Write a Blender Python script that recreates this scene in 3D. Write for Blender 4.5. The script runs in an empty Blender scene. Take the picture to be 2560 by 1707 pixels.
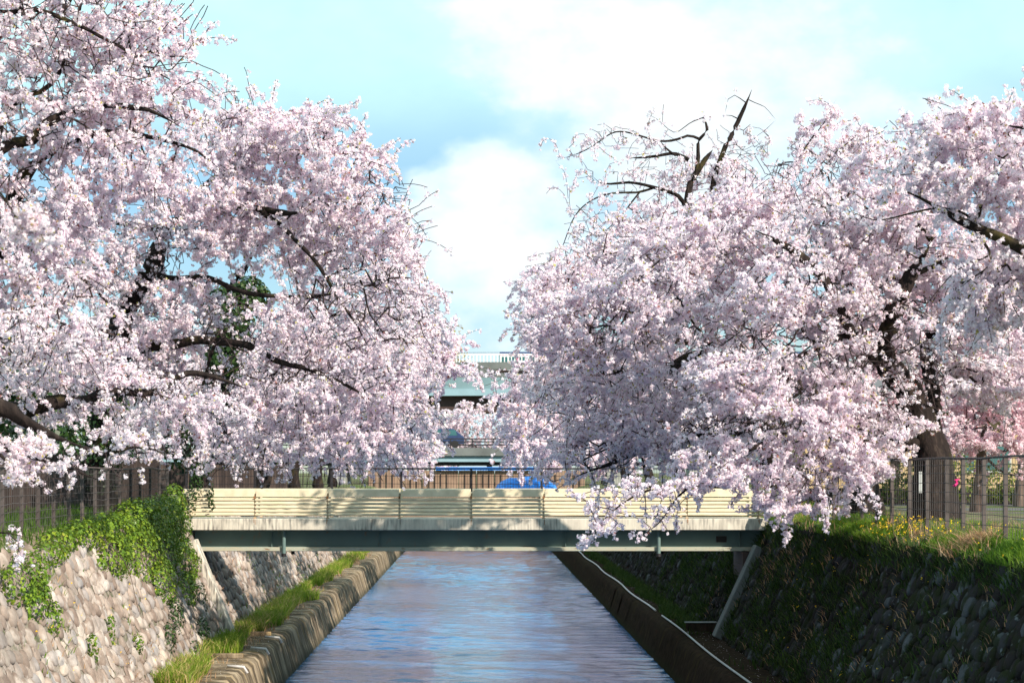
import bpy, math, random
import numpy as np
from mathutils import Vector, Matrix

random.seed(7)
rng = np.random.default_rng(11)
scene = bpy.context.scene
COL = scene.collection
R = math.radians

# ------------------------------------------------------------------ camera
F, VX, VY, CZ = 4978.0, 1192.0, 1181.0, 5.6      # focal length and vanishing point in photo pixels, eye height over the water
cam_d = bpy.data.cameras.new("camera")
cam = bpy.data.objects.new("camera", cam_d)
COL.objects.link(cam)
cam.location = (0, 0, CZ)
cam.rotation_euler = (R(90), 0, 0)
cam_d.sensor_width = 36.0
cam_d.lens = F / 2560 * 36.0
cam_d.shift_x = (1280 - VX) / 2560
cam_d.shift_y = (VY - 853.5) / 2560
cam_d.clip_start = 0.5
cam_d.clip_end = 6000
cam_d.dof.use_dof = True
cam_d.dof.focus_distance = 50
cam_d.dof.aperture_fstop = 4.0
scene.camera = cam
scene.render.resolution_x, scene.render.resolution_y = 1024, 682

# ------------------------------------------------------------------ light
SUN = Vector((1.2, -1.17, 1.0)).normalized()
sun_d = bpy.data.lights.new("sun", 'SUN')
sun_d.energy = 4.15
sun_d.angle = R(0.5)
sun_d.color = (1.0, 0.90, 0.76)
sun = bpy.data.objects.new("sun", sun_d)
sun.rotation_euler = SUN.to_track_quat('Z', 'Y').to_euler()
sun.location = (30, -30, 40)
COL.objects.link(sun)

world = bpy.data.worlds.new("World")
scene.world = world
world.use_nodes = True
W = world.node_tree
W.nodes.clear()


def wn(t, **kw):
    n = W.nodes.new(t)
    for k, v in kw.items():
        setattr(n, k, v)
    return n


def wmath(op, a, b=None, clamp=False):
    n = wn('ShaderNodeMath', operation=op, use_clamp=clamp)
    for i, v in enumerate((a, b)):
        if v is None:
            continue
        if isinstance(v, (int, float)):
            n.inputs[i].default_value = v
        else:
            W.links.new(v, n.inputs[i])
    return n.outputs[0]


sky = wn('ShaderNodeTexSky')
sky.sky_type = 'NISHITA'
sky.sun_disc = False
sky.sun_elevation = math.asin(SUN.z)
sky.sun_rotation = math.atan2(SUN.x, SUN.y)
sky.air_density = 1.2
sky.dust_density = 0.4
sky.ozone_density = 2.0
tint = wn('ShaderNodeMixRGB', blend_type='MULTIPLY')
tint.inputs[0].default_value = 1.0
W.links.new(sky.outputs[0], tint.inputs[1])
tint.inputs[2].default_value = (0.80, 1.02, 1.26, 1)
tc = wn('ShaderNodeTexCoord')
nrm = wn('ShaderNodeVectorMath', operation='NORMALIZE')
W.links.new(tc.outputs['Generated'], nrm.inputs[0])


def skydir(sx, sy):
    return Vector((sx - VX, F, VY - sy)).normalized()


def wnoise(scale, detail, off, stretch=(1, 1, 1.7)):
    m = wn('ShaderNodeMapping')
    m.inputs['Location'].default_value = off
    m.inputs['Scale'].default_value = stretch
    W.links.new(nrm.outputs[0], m.inputs[0])
    n = wn('ShaderNodeTexNoise')
    n.inputs['Scale'].default_value = scale
    n.inputs['Detail'].default_value = detail
    n.inputs['Roughness'].default_value = 0.55
    W.links.new(m.outputs[0], n.inputs['Vector'])
    return n


cn = wnoise(9.0, 7.0, (3.1, 0.4, 1.7))
warp = wnoise(14.0, 4.0, (9.1, 2.4, 5.7))
wv = wn('ShaderNodeVectorMath', operation='SCALE')
ws = wn('ShaderNodeVectorMath', operation='SUBTRACT')
W.links.new(warp.outputs['Color'], ws.inputs[0])
ws.inputs[1].default_value = (0.5, 0.5, 0.5)
W.links.new(ws.outputs[0], wv.inputs[0])
wv.inputs['Scale'].default_value = 0.07
wd = wn('ShaderNodeVectorMath', operation='ADD')
W.links.new(nrm.outputs[0], wd.inputs[0])
W.links.new(wv.outputs[0], wd.inputs[1])


def lobe(sx, sy, rad_px, weight, soft=0.85):
    """A soft round bank of cloud (or a gap when the weight is negative) in the given direction of the sky."""
    d = wn('ShaderNodeVectorMath', operation='DISTANCE')
    W.links.new(wd.outputs[0], d.inputs[0])
    d.inputs[1].default_value = skydir(sx, sy)
    mr = wn('ShaderNodeMapRange', interpolation_type='SMOOTHSTEP')
    W.links.new(d.outputs['Value'], mr.inputs['Value'])
    r = rad_px / F
    mr.inputs['From Min'].default_value = r * (1 - soft)
    mr.inputs['From Max'].default_value = r * (1 + soft)
    mr.inputs['To Min'].default_value = weight
    mr.inputs['To Max'].default_value = 0.0
    return mr.outputs[0]


fine = wnoise(34.0, 8.0, (1.3, 7.7, 2.9), (1, 1, 1.5))
dens = wmath('ADD', wmath('SUBTRACT', cn.outputs['Fac'], 0.42), wmath('MULTIPLY', wmath('SUBTRACT', fine.outputs['Fac'], 0.5), 0.34))
for args in ((1400, 90, 250, .42), (1650, 190, 260, .40), (1950, 260, 260, .40), (2250, 210, 150, .26), (1240, 60, 140, .22),
             (1130, 470, 120, .34), (1260, 440, 110, .30), (1080, 620, 130, .34), (1220, 630, 170, .40), (1370, 600, 140, .34), (1220, 890, 200, .34), (1000, 420, 70, .16),
             (560, 150, 420, -.26), (2450, 50, 170, -.30), (1100, 300, 130, -.34), (1330, 390, 110, -.34), (960, 300, 90, -.2), (1220, 760, 100, -.22), (1380, 290, 60, -.18)):
    dens = wmath('ADD', dens, lobe(*args))
cov = wn('ShaderNodeMapRange', interpolation_type='SMOOTHSTEP')
W.links.new(dens, cov.inputs['Value'])
cov.inputs['From Min'].default_value = 0.0
cov.inputs['From Max'].default_value = 0.40
shade = wn('ShaderNodeValToRGB')
shade.color_ramp.elements[0].position = 0.14
shade.color_ramp.elements[0].color = (6.5, 8.7, 10.0, 1)
shade.color_ramp.elements[1].position = 0.60
shade.color_ramp.elements[1].color = (9.0, 9.5, 9.7, 1)
W.links.new(wmath('ADD', wmath('MULTIPLY', dens, 0.75), wmath('MULTIPLY', wmath('SUBTRACT', fine.outputs['Fac'], 0.5), 0.9)), shade.inputs[0])
# thin bright veil of high cloud that thickens upwards
sep = wn('ShaderNodeSeparateXYZ')
W.links.new(nrm.outputs[0], sep.inputs[0])
vl = wn('ShaderNodeMapRange', interpolation_type='SMOOTHSTEP')
W.links.new(sep.outputs['Z'], vl.inputs['Value'])
vl.inputs['From Min'].default_value = 0.0
vl.inputs['From Min'].default_value = 0.12
vl.inputs['From Max'].default_value = 0.21
vl.inputs['To Min'].default_value = 0.02
vl.inputs['To Max'].default_value = 0.95
veil = wn('ShaderNodeMixRGB')
W.links.new(wmath('MULTIPLY', vl.outputs[0], wmath('ADD', wmath('MULTIPLY', warp.outputs['Fac'], 0.7), 0.6), True), veil.inputs[0])
W.links.new(tint.outputs[0], veil.inputs[1])
veil.inputs[2].default_value = (6.5, 9.9, 10.2, 1)
cm = wn('ShaderNodeMixRGB')
W.links.new(cov.outputs[0], cm.inputs[0])
W.links.new(veil.outputs[0], cm.inputs[1])
W.links.new(shade.outputs[0], cm.inputs[2])
bg = wn('ShaderNodeBackground')
bg.inputs['Strength'].default_value = 0.0595
W.links.new(cm.outputs[0], bg.inputs[0])
wo = wn('ShaderNodeOutputWorld')
W.links.new(bg.outputs[0], wo.inputs[0])

scene.view_settings.view_transform = 'Standard'
scene.view_settings.look = 'None'
scene.view_settings.exposure = 0.93
scene.view_settings.gamma = 1.0
scene.view_settings.use_curve_mapping = False
scene.cycles.max_bounces = 14
scene.cycles.diffuse_bounces = 8


# ------------------------------------------------------------------ helpers
def P(sx, sy, d):
    """World point seen at photo pixel (sx, sy) when it stands d metres away along the canal."""
    return Vector(((sx - VX) / F * d, d, CZ - (sy - VY) / F * d))


def tag(o, label=None, cat=None, group=None, kind=None):
    if label:
        o["label"] = label
    if cat:
        o["category"] = cat
    if group:
        o["group"] = group
    if kind:
        o["kind"] = kind
    return o


def attach(o, parent):
    o.parent = parent
    o.matrix_parent_inverse = Matrix.Translation(-parent_world(parent))


def parent_world(p):
    v = Vector(p.location)
    return v


def thing(name, loc, label, cat, group=None):
    o = bpy.data.objects.new(name, None)
    o.empty_display_size = 0.3
    o.location = loc
    COL.objects.link(o)
    return tag(o, label, cat, group)


def link(name, me, parent=None, mat=None):
    o = bpy.data.objects.new(name, me)
    COL.objects.link(o)
    if mat is not None and not me.materials:
        me.materials.append(mat)
    if parent is not None:
        o.parent = parent
        # children keep world coordinates: undo the base position of their thing (parts sit at the origin themselves)
        root = parent
        if root.type == 'EMPTY':
            o.matrix_parent_inverse = Matrix.Translation(-Vector(root.location))
    return o


def mesh_np(name, verts, quads=None, tris=None, smooth=False, tint=None):
    """Mesh from numpy arrays; tint = one float per face."""
    me = bpy.data.meshes.new(name)
    nq = 0 if quads is None else len(quads)
    nt = 0 if tris is None else len(tris)
    me.vertices.add(len(verts))
    me.vertices.foreach_set('co', np.ascontiguousarray(verts, dtype=np.float32).ravel())
    loops = []
    if nq:
        loops.append(np.asarray(quads, dtype=np.int32).ravel())
    if nt:
        loops.append(np.asarray(tris, dtype=np.int32).ravel())
    loops = np.concatenate(loops)
    me.loops.add(len(loops))
    me.loops.foreach_set('vertex_index', loops)
    me.polygons.add(nq + nt)
    st = np.concatenate([np.arange(nq) * 4, nq * 4 + np.arange(nt) * 3]).astype(np.int32)
    me.polygons.foreach_set('loop_start', st)
    me.update(calc_edges=True)
    if smooth:
        me.polygons.foreach_set('use_smooth', np.ones(nq + nt, dtype=bool))
    if tint is not None:
        a = me.attributes.new('tint', 'FLOAT', 'FACE')
        a.data.foreach_set('value', np.asarray(tint, dtype=np.float32))
    return me


class MB:
    """Collects simple solids into one mesh."""

    def __init__(self):
        self.v, self.f = [], []

    def box(self, lo, hi, rot=None, c=None):
        b = len(self.v)
        pts = [Vector((x, y, z)) for x in (lo[0], hi[0]) for y in (lo[1], hi[1]) for z in (lo[2], hi[2])]
        if rot is not None:
            cc = Vector(c) if c is not None else Vector((0, 0, 0))
            pts = [rot @ (p - cc) + cc for p in pts]
        self.v += [tuple(p) for p in pts]
        self.f += [tuple(b + i for i in q) for q in ((0, 1, 3, 2), (4, 6, 7, 5), (0, 4, 5, 1), (2, 3, 7, 6), (0, 2, 6, 4), (1, 5, 7, 3))]
        return self

    def tube(self, pts, r, n=8, caps=True):
        pts = [Vector(p) for p in pts]
        rs = r if isinstance(r, (list, tuple)) else [r] * len(pts)
        b = len(self.v)
        for i, p in enumerate(pts):
            t = (pts[min(i + 1, len(pts) - 1)] - pts[max(i - 1, 0)]).normalized()
            ref = Vector((0, 0, 1)) if abs(t.z) < 0.9 else Vector((1, 0, 0))
            u = t.cross(ref).normalized()
            w = t.cross(u)
            for k in range(n):
                a = 2 * math.pi * k / n
                self.v.append(tuple(p + (u * math.cos(a) + w * math.sin(a)) * rs[i]))
        for i in range(len(pts) - 1):
            for k in range(n):
                k2 = (k + 1) % n
                self.f.append((b + i * n + k, b + i * n + k2, b + (i + 1) * n + k2, b + (i + 1) * n + k))
        if caps:
            self.f.append(tuple(b + k for k in range(n))[::-1])
            self.f.append(tuple(b + (len(pts) - 1) * n + k for k in range(n)))
        return self

    def prism_x(self, prof, x0, x1):
        """Extrude a (y,z) outline along x."""
        b = len(self.v)
        n = len(prof)
        self.v += [(x0, y, z) for y, z in prof] + [(x1, y, z) for y, z in prof]
        for k in range(n):
            k2 = (k + 1) % n
            self.f.append((b + k, b + k2, b + n + k2, b + n + k))
        self.f += [tuple(b + k for k in range(n))[::-1], tuple(b + n + k for k in range(n))]
        return self

    def prism_y(self, prof, y0, y1):
        b = len(self.v)
        n = len(prof)
        self.v += [(x, y0, z) for x, z in prof] + [(x, y1, z) for x, z in prof]
        for k in range(n):
            k2 = (k + 1) % n
            self.f.append((b + k, b + n + k, b + n + k2, b + k2))
        self.f += [tuple(b + k for k in range(n)), tuple(b + n + k for k in range(n))[::-1]]
        return self

    def mesh(self, name, smooth=False):
        me = bpy.data.meshes.new(name)
        me.from_pydata(self.v, [], self.f)
        me.update()
        if smooth:
            me.polygons.foreach_set('use_smooth', [True] * len(me.polygons))
        return me

    def build(self, name, mat, parent=None, smooth=False, bevel=0.0):
        o = link(name, self.mesh(name, smooth), parent, mat)
        if bevel:
            m = o.modifiers.new('bevel', 'BEVEL')
            m.width = bevel
            m.segments = 1
            m.limit_method = 'ANGLE'
        return o


# ------------------------------------------------------------------ materials
class MT:
    def __init__(self, name, rough=0.8, spec=0.3):
        self.m = bpy.data.materials.new(name)
        self.m.use_nodes = True
        self.t = self.m.node_tree
        self.b = self.t.nodes['Principled BSDF']
        self.b.inputs['Roughness'].default_value = rough
        self.b.inputs['Specular IOR Level'].default_value = spec
        self.tc = self.t.nodes.new('ShaderNodeTexCoord')

    def n(self, t, **kw):
        x = self.t.nodes.new(t)
        for k, v in kw.items():
            setattr(x, k, v)
        return x

    def l(self, a, b):
        self.t.links.new(a, b)

    def noise(self, scale, detail=4, stretch=(1, 1, 1), rough=0.55, geo=False):
        mp = self.n('ShaderNodeMapping')
        mp.inputs['Scale'].default_value = stretch
        if geo:
            g = self.n('ShaderNodeNewGeometry')
            self.l(g.outputs['Position'], mp.inputs[0])
        else:
            self.l(self.tc.outputs['Object'], mp.inputs[0])
        x = self.n('ShaderNodeTexNoise')
        x.inputs['Scale'].default_value = scale
        x.inputs['Detail'].default_value = detail
        x.inputs['Roughness'].default_value = rough
        self.l(mp.outputs[0], x.inputs['Vector'])
        return x.outputs['Fac']

    def ramp(self, fac, stops):
        r = self.n('ShaderNodeValToRGB')
        el = r.color_ramp.elements
        while len(el) < len(stops):
            el.new(0.5)
        for e, (p, c) in zip(el, stops):
            e.position = p
            e.color = (*c, 1)
        self.l(fac, r.inputs[0])
        return r.outputs[0]

    def mix(self, fac, a, b, mode='MIX'):
        x = self.n('ShaderNodeMixRGB', blend_type=mode)
        for i, v in enumerate((fac, a, b)):
            if isinstance(v, (int, float)):
                x.inputs[i].default_value = v
            elif isinstance(v, tuple):
                x.inputs[i].default_value = (*v, 1)
            else:
                self.l(v, x.inputs[i])
        return x.outputs[0]

    def base(self, c):
        if isinstance(c, tuple):
            self.b.inputs['Base Color'].default_value = (*c, 1)
        else:
            self.l(c, self.b.inputs['Base Color'])
        return self

    def bump(self, h, strength=0.3, dist=0.05):
        x = self.n('ShaderNodeBump')
        x.inputs['Strength'].default_value = strength
        x.inputs['Distance'].default_value = dist
        self.l(h, x.inputs['Height'])
        self.l(x.outputs[0], self.b.inputs['Normal'])
        return self


def flat_mat(name, col, rough=0.7, var=0.25, scale=3.0, bump=0.0, spec=0.3, stretch=(1, 1, 1), metal=0.0):
    m = MT(name, rough, spec)
    f = m.noise(scale, 5, stretch, geo=True)
    lo = tuple(c * (1 - var) for c in col)
    hi = tuple(min(1, c * (1 + var)) for c in col)
    m.base(m.ramp(f, [(0.3, lo), (0.7, hi)]))
    m.b.inputs['Metallic'].default_value = metal
    if bump:
        m.bump(m.noise(scale * 6, 4, stretch, geo=True), bump, 0.02)
    return m.m


def leaf_mat(name, stops, trans=0.35, trans_tint=1.3, rough=0.55, spec=0.25, pos_var=0.0):
    """Two sided leaf, petal or blade: each face takes its colour from its own tint value."""
    m = MT(name, rough, spec)
    a = m.n('ShaderNodeAttribute', attribute_name='tint')
    c = m.ramp(a.outputs['Fac'], stops)
    if pos_var:
        f = m.noise(0.55, 3, geo=True)
        c = m.mix(1.0, c, m.ramp(f, [(0.3, (1 - pos_var,) * 3), (0.7, (1.0, 1.0, 1.0))]), 'MULTIPLY')
    m.base(c)
    tr = m.n('ShaderNodeBsdfTranslucent')
    tcol = m.mix(1.0, c, (trans_tint, trans_tint, trans_tint), 'MULTIPLY')
    m.l(tcol, tr.inputs['Color'])
    mx = m.n('ShaderNodeMixShader')
    mx.inputs[0].default_value = trans
    m.l(m.b.outputs[0], mx.inputs[1])
    m.l(tr.outputs[0], mx.inputs[2])
    out = m.t.nodes['Material Output']
    m.l(mx.outputs[0], out.inputs['Surface'])
    return m.m


M = {}
# blossom: mostly pale pink petals, a few red brown calyces and yellow green young leaves
PINK = [(0.0, (0.36, 0.15, 0.13)), (0.03, (0.36, 0.15, 0.13)), (0.035, (0.50, 0.48, 0.14)), (0.055, (0.50, 0.48, 0.14)),
        (0.06, (0.88, 0.74, 0.83)), (0.35, (0.91, 0.815, 0.885)), (0.7, (0.93, 0.865, 0.915)), (1.0, (0.94, 0.91, 0.93))]
M['blossom'] = leaf_mat('blossom_petals', PINK, 0.5, 1.0, 0.8, 0.08)
PINK2 = [(0.0, (0.42, 0.16, 0.16)), (0.04, (0.42, 0.16, 0.16)), (0.045, (0.86, 0.62, 0.70)), (0.5, (0.90, 0.74, 0.80)), (1.0, (0.93, 0.84, 0.87))]
M['blossom_pink'] = leaf_mat('blossom_deeper_pink', PINK2, 0.5, 1.0, 0.8, 0.08)
WHITE = [(0.0, (0.5, 0.42, 0.12)), (0.05, (0.5, 0.42, 0.12)), (0.055, (0.86, 0.68, 0.76)), (0.4, (0.90, 0.80, 0.85)), (1.0, (0.93, 0.88, 0.90))]
M['blossom_white'] = leaf_mat('blossom_near_white', WHITE, 0.5, 1.0, 0.8, 0.08)

m = MT('bark', 0.9, 0.15)
f1 = m.noise(1.3, 5, geo=True)
f2 = m.noise(9, 5, (1, 1, .35), geo=True)
cb = m.ramp(f2, [(0.25, (0.008, 0.006, 0.006)), (0.55, (0.020, 0.014, 0.013)), (0.8, (0.055, 0.040, 0.033))])
cb = m.mix(m.ramp(f1, [(0.56, (0, 0, 0)), (0.72, (0.55, 0.55, 0.55))]), cb, (0.075, 0.065, 0.015))
m.base(cb).bump(f2, 0.9, 0.06)
M['bark'] = m.m
m = MT('bark_grey', 0.9, 0.15)
f2 = m.noise(7, 5, (1, 1, .3), geo=True)
m.base(m.ramp(f2, [(0.25, (0.05, 0.035, 0.03)), (0.55, (0.13, 0.095, 0.08)), (0.8, (0.24, 0.18, 0.15))])).bump(f2, 0.9, 0.05)
M['bark_grey'] = m.m
M['dark_concrete'] = flat_mat('dark_grey_concrete', (0.13, 0.14, 0.14), 0.85, 0.25, 0.5)  # darker grey concrete with a mild mottle
M['twig'] = flat_mat('twig_bark', (0.040, 0.026, 0.026), 0.9, 0.5, 3.0)
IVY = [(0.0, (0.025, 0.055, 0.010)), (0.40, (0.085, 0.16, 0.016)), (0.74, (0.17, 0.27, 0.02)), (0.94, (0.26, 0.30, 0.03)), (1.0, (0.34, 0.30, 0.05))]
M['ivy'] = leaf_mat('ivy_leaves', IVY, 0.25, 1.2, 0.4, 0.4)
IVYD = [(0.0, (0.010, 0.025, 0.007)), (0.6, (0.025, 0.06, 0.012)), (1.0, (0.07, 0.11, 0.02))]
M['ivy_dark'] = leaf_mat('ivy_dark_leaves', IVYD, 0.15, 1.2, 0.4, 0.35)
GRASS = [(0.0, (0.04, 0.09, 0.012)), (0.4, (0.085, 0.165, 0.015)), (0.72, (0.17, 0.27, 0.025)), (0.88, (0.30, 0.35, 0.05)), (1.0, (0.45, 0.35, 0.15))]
M['grass'] = leaf_mat('grass_blades', GRASS, 0.4, 1.3, 0.55, 0.2)
DRY = [(0.0, (0.22, 0.12, 0.06)), (0.5, (0.42, 0.25, 0.15)), (1.0, (0.58, 0.40, 0.25))]
M['dry'] = leaf_mat('dry_stems', DRY, 0.25, 1.1, 0.8, 0.1)
M['yellow'] = leaf_mat('yellow_petals', [(0.0, (0.75, 0.42, 0.02)), (1.0, (0.85, 0.62, 0.03))], 0.3, 1.0, 0.6, 0.1)
AUT = [(0.0, (0.20, 0.12, 0.04)), (0.5, (0.36, 0.25, 0.07)), (1.0, (0.50, 0.38, 0.12))]
M['budding'] = leaf_mat('budding_ochre_leaves', AUT, 0.3, 1.1, 0.7, 0.1)
M['dark_weed'] = leaf_mat('dark_weed_blades', [(0.0, (0.012, 0.026, 0.006)), (0.6, (0.030, 0.058, 0.010)), (1.0, (0.07, 0.10, 0.02))], 0.3, 1.2, 0.6, 0.15)  # much darker green than the grass blades
M['hedge'] = leaf_mat('hedge_leaves', [(0.0, (0.03, 0.06, 0.012)), (0.6, (0.11, 0.15, 0.03)), (1.0, (0.30, 0.30, 0.06))], 0.3, 1.2, 0.5, 0.2)

# stone: each boulder its own shade, with pale lichen
m = MT('field_stone', 0.85, 0.25)
oi = m.n('ShaderNodeObjectInfo')
gi = m.n('ShaderNodeNewGeometry')
rr = m.n('ShaderNodeMath', operation='ADD')
m.l(oi.outputs['Random'], rr.inputs[0])
m.l(gi.outputs['Random Per Island'], rr.inputs[1])
fr = m.n('ShaderNodeMath', operation='FRACT')
m.l(rr.outputs[0], fr.inputs[0])
c = m.ramp(fr.outputs[0], [(0.0, (0.20, 0.155, 0.135)), (0.3, (0.30, 0.245, 0.215)), (0.55, (0.36, 0.31, 0.28)), (0.8, (0.27, 0.26, 0.27)), (1.0, (0.44, 0.385, 0.34))])
f1 = m.noise(5, 6, geo=True)
c = m.mix(1.0, c, m.ramp(f1, [(0.3, (0.62, 0.60, 0.58)), (0.7, (1.12, 1.1, 1.08))]), 'MULTIPLY')
f2 = m.noise(2.3, 5, geo=True)
c = m.mix(m.ramp(f2, [(0.55, (0, 0, 0)), (0.66, (0.7, 0.7, 0.7))]), c, (0.47, 0.43, 0.40))
f4 = m.noise(0.7, 5, (1, .6, 1), geo=True)
c = m.mix(1.0, c, m.ramp(f4, [(0.33, (0.66, 0.62, 0.59)), (0.6, (1.14, 1.12, 1.10))]), 'MULTIPLY')
m.base(c).bump(m.noise(16, 5, geo=True), 0.5, 0.03)
M['stone'] = m.m
m = MT('mossy_shade_stone', 1.0, 0.04)  # moss patches, over a stone colour darkened to hold the wall's shade
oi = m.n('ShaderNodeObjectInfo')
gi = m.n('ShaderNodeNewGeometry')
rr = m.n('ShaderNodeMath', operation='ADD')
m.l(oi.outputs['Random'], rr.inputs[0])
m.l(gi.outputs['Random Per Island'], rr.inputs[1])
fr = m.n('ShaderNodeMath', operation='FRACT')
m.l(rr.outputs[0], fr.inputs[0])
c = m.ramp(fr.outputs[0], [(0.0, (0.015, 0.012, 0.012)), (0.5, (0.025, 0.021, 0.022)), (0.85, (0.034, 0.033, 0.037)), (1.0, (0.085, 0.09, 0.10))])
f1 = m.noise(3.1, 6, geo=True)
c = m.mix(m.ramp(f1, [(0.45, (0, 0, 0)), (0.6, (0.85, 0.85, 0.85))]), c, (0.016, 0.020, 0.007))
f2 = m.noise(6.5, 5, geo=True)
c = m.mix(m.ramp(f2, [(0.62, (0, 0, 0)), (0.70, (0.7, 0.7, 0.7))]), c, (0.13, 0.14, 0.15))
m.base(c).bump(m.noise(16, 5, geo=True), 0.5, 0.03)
M['mossy_shade_stone'] = m.m
m = MT('mossy_shade_mortar', 1.0, 0.0)  # mossy too; the wall's shade is painted into this dark mortar colour
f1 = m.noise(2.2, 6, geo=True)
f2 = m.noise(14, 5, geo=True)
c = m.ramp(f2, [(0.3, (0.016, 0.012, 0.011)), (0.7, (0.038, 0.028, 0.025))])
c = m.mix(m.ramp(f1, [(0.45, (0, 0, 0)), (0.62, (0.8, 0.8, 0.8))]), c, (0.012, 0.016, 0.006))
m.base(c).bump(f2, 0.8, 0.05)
M['mossy_shade_mortar'] = m.m
m = MT('wall_mortar', 0.95, 0.1)
f1 = m.noise(2.2, 6, geo=True)
f2 = m.noise(14, 5, geo=True)
c = m.ramp(f2, [(0.3, (0.20, 0.16, 0.14)), (0.7, (0.37, 0.315, 0.28))])
c = m.mix(m.ramp(f1, [(0.45, (0, 0, 0)), (0.62, (0.8, 0.8, 0.8))]), c, (0.055, 0.075, 0.025))
m.base(c).bump(f2, 0.8, 0.05)
M['mortar'] = m.m

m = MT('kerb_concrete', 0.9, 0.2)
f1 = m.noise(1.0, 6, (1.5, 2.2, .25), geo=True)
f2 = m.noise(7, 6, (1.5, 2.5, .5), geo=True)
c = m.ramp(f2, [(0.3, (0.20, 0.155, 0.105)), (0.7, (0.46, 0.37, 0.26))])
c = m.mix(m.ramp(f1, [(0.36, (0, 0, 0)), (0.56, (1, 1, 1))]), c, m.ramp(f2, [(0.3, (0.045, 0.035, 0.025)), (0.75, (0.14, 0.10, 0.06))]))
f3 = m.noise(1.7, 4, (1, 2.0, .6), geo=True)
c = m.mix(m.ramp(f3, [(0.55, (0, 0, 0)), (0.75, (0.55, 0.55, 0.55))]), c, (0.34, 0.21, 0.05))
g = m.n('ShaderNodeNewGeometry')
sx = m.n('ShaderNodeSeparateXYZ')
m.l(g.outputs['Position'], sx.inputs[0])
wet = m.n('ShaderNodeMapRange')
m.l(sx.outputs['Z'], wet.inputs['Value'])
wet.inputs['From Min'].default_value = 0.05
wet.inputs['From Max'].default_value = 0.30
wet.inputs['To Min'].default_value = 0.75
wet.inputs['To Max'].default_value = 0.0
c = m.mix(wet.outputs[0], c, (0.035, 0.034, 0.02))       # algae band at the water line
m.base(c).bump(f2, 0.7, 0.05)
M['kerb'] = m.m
m = MT('shade_tinted_kerb_concrete', 1.0, 0.0)  # darker copy of the kerb concrete, with the bank's shade painted in
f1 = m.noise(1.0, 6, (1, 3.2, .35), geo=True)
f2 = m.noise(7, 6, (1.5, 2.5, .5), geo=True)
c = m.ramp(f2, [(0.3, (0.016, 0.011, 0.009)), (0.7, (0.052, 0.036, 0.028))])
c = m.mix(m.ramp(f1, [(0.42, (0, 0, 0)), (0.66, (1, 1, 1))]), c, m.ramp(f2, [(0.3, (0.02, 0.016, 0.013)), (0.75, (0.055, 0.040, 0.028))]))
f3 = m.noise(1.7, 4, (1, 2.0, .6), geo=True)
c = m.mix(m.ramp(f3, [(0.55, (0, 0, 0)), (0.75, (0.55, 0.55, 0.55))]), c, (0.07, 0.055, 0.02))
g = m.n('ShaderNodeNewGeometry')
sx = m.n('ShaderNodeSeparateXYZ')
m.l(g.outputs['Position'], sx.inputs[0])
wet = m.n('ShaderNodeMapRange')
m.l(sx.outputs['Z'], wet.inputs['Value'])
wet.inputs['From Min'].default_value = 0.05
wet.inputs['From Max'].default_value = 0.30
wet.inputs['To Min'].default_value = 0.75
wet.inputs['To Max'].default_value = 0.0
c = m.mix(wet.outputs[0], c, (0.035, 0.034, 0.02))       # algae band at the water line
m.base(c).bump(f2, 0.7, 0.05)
M['kerb_shade_tint'] = m.m
m = MT('bridge_concrete', 0.85, 0.25)
f1 = m.noise(2.0, 6, (1.6, 1.6, .5), geo=True)
f2 = m.noise(16, 5, (1, 1, .12), geo=True)
c = m.ramp(f1, [(0.35, (0.46, 0.42, 0.36)), (0.7, (0.66, 0.61, 0.52))])
mk = m.mix(1.0, m.ramp(f2, [(0.44, (0, 0, 0)), (0.60, (1, 1, 1))]), m.ramp(m.noise(.8, 4, geo=True), [(0.38, (0.12, 0.12, 0.12)), (0.60, (0.85, 0.85, 0.85))]), 'MULTIPLY')
c = m.mix(mk, c, (0.13, 0.12, 0.115))
m.base(c).bump(m.noise(30, 3, geo=True), 0.3, 0.01)
M['slab'] = m.m
m = MT('cream_paint', 0.45, 0.4)
f1 = m.noise(3.5, 6, geo=True)
f2 = m.noise(11, 6, (1, 1, .4), geo=True)
c = m.ramp(f1, [(0.3, (0.53, 0.45, 0.31)), (0.7, (0.66, 0.575, 0.43))])
c = m.mix(m.ramp(f2, [(0.66, (0, 0, 0)), (0.74, (0.7, 0.7, 0.7))]), c, (0.30, 0.17, 0.08))
m.base(c)
M['cream'] = m.m
M['rust'] = flat_mat('rusty_bracket', (0.26, 0.12, 0.05), 0.9, 0.5, 20)
m = MT('green_girder_paint', 0.5, 0.4)
f1 = m.noise(1.2, 6, geo=True)
f2 = m.noise(6, 6, (1, 1, .6), geo=True)
c = m.ramp(f1, [(0.3, (0.095, 0.15, 0.145)), (0.7, (0.13, 0.195, 0.185))])
c = m.mix(m.ramp(f2, [(0.62, (0, 0, 0)), (0.74, (0.65, 0.65, 0.65))]), c, (0.20, 0.12, 0.07))
m.base(c)
M['girder'] = m.m
m = MT('flange_paint', 0.55, 0.35)
f2 = m.noise(5, 6, (1, 1, 2.5), geo=True)
m.base(m.ramp(f2, [(0.35, (0.40, 0.37, 0.28)), (0.6, (0.36, 0.38, 0.31)), (0.72, (0.22, 0.12, 0.06))]))
M['flange'] = m.m
M['black'] = flat_mat('black_metal', (0.022, 0.020, 0.024), 0.5, 0.3)
M['wire'] = flat_mat('wire_grey', (0.075, 0.068, 0.070), 0.6, 0.3)
m = MT('brown_post_paint', 0.6, 0.3)
f2 = m.noise(6, 5, (1, 1, .5), geo=True)
m.base(m.ramp(f2, [(0.3, (0.045, 0.034, 0.032)), (0.7, (0.12, 0.095, 0.09))]))
M['post'] = m.m
m = MT('weathered_board', 0.9, 0.15)
oi = m.n('ShaderNodeObjectInfo')
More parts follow.
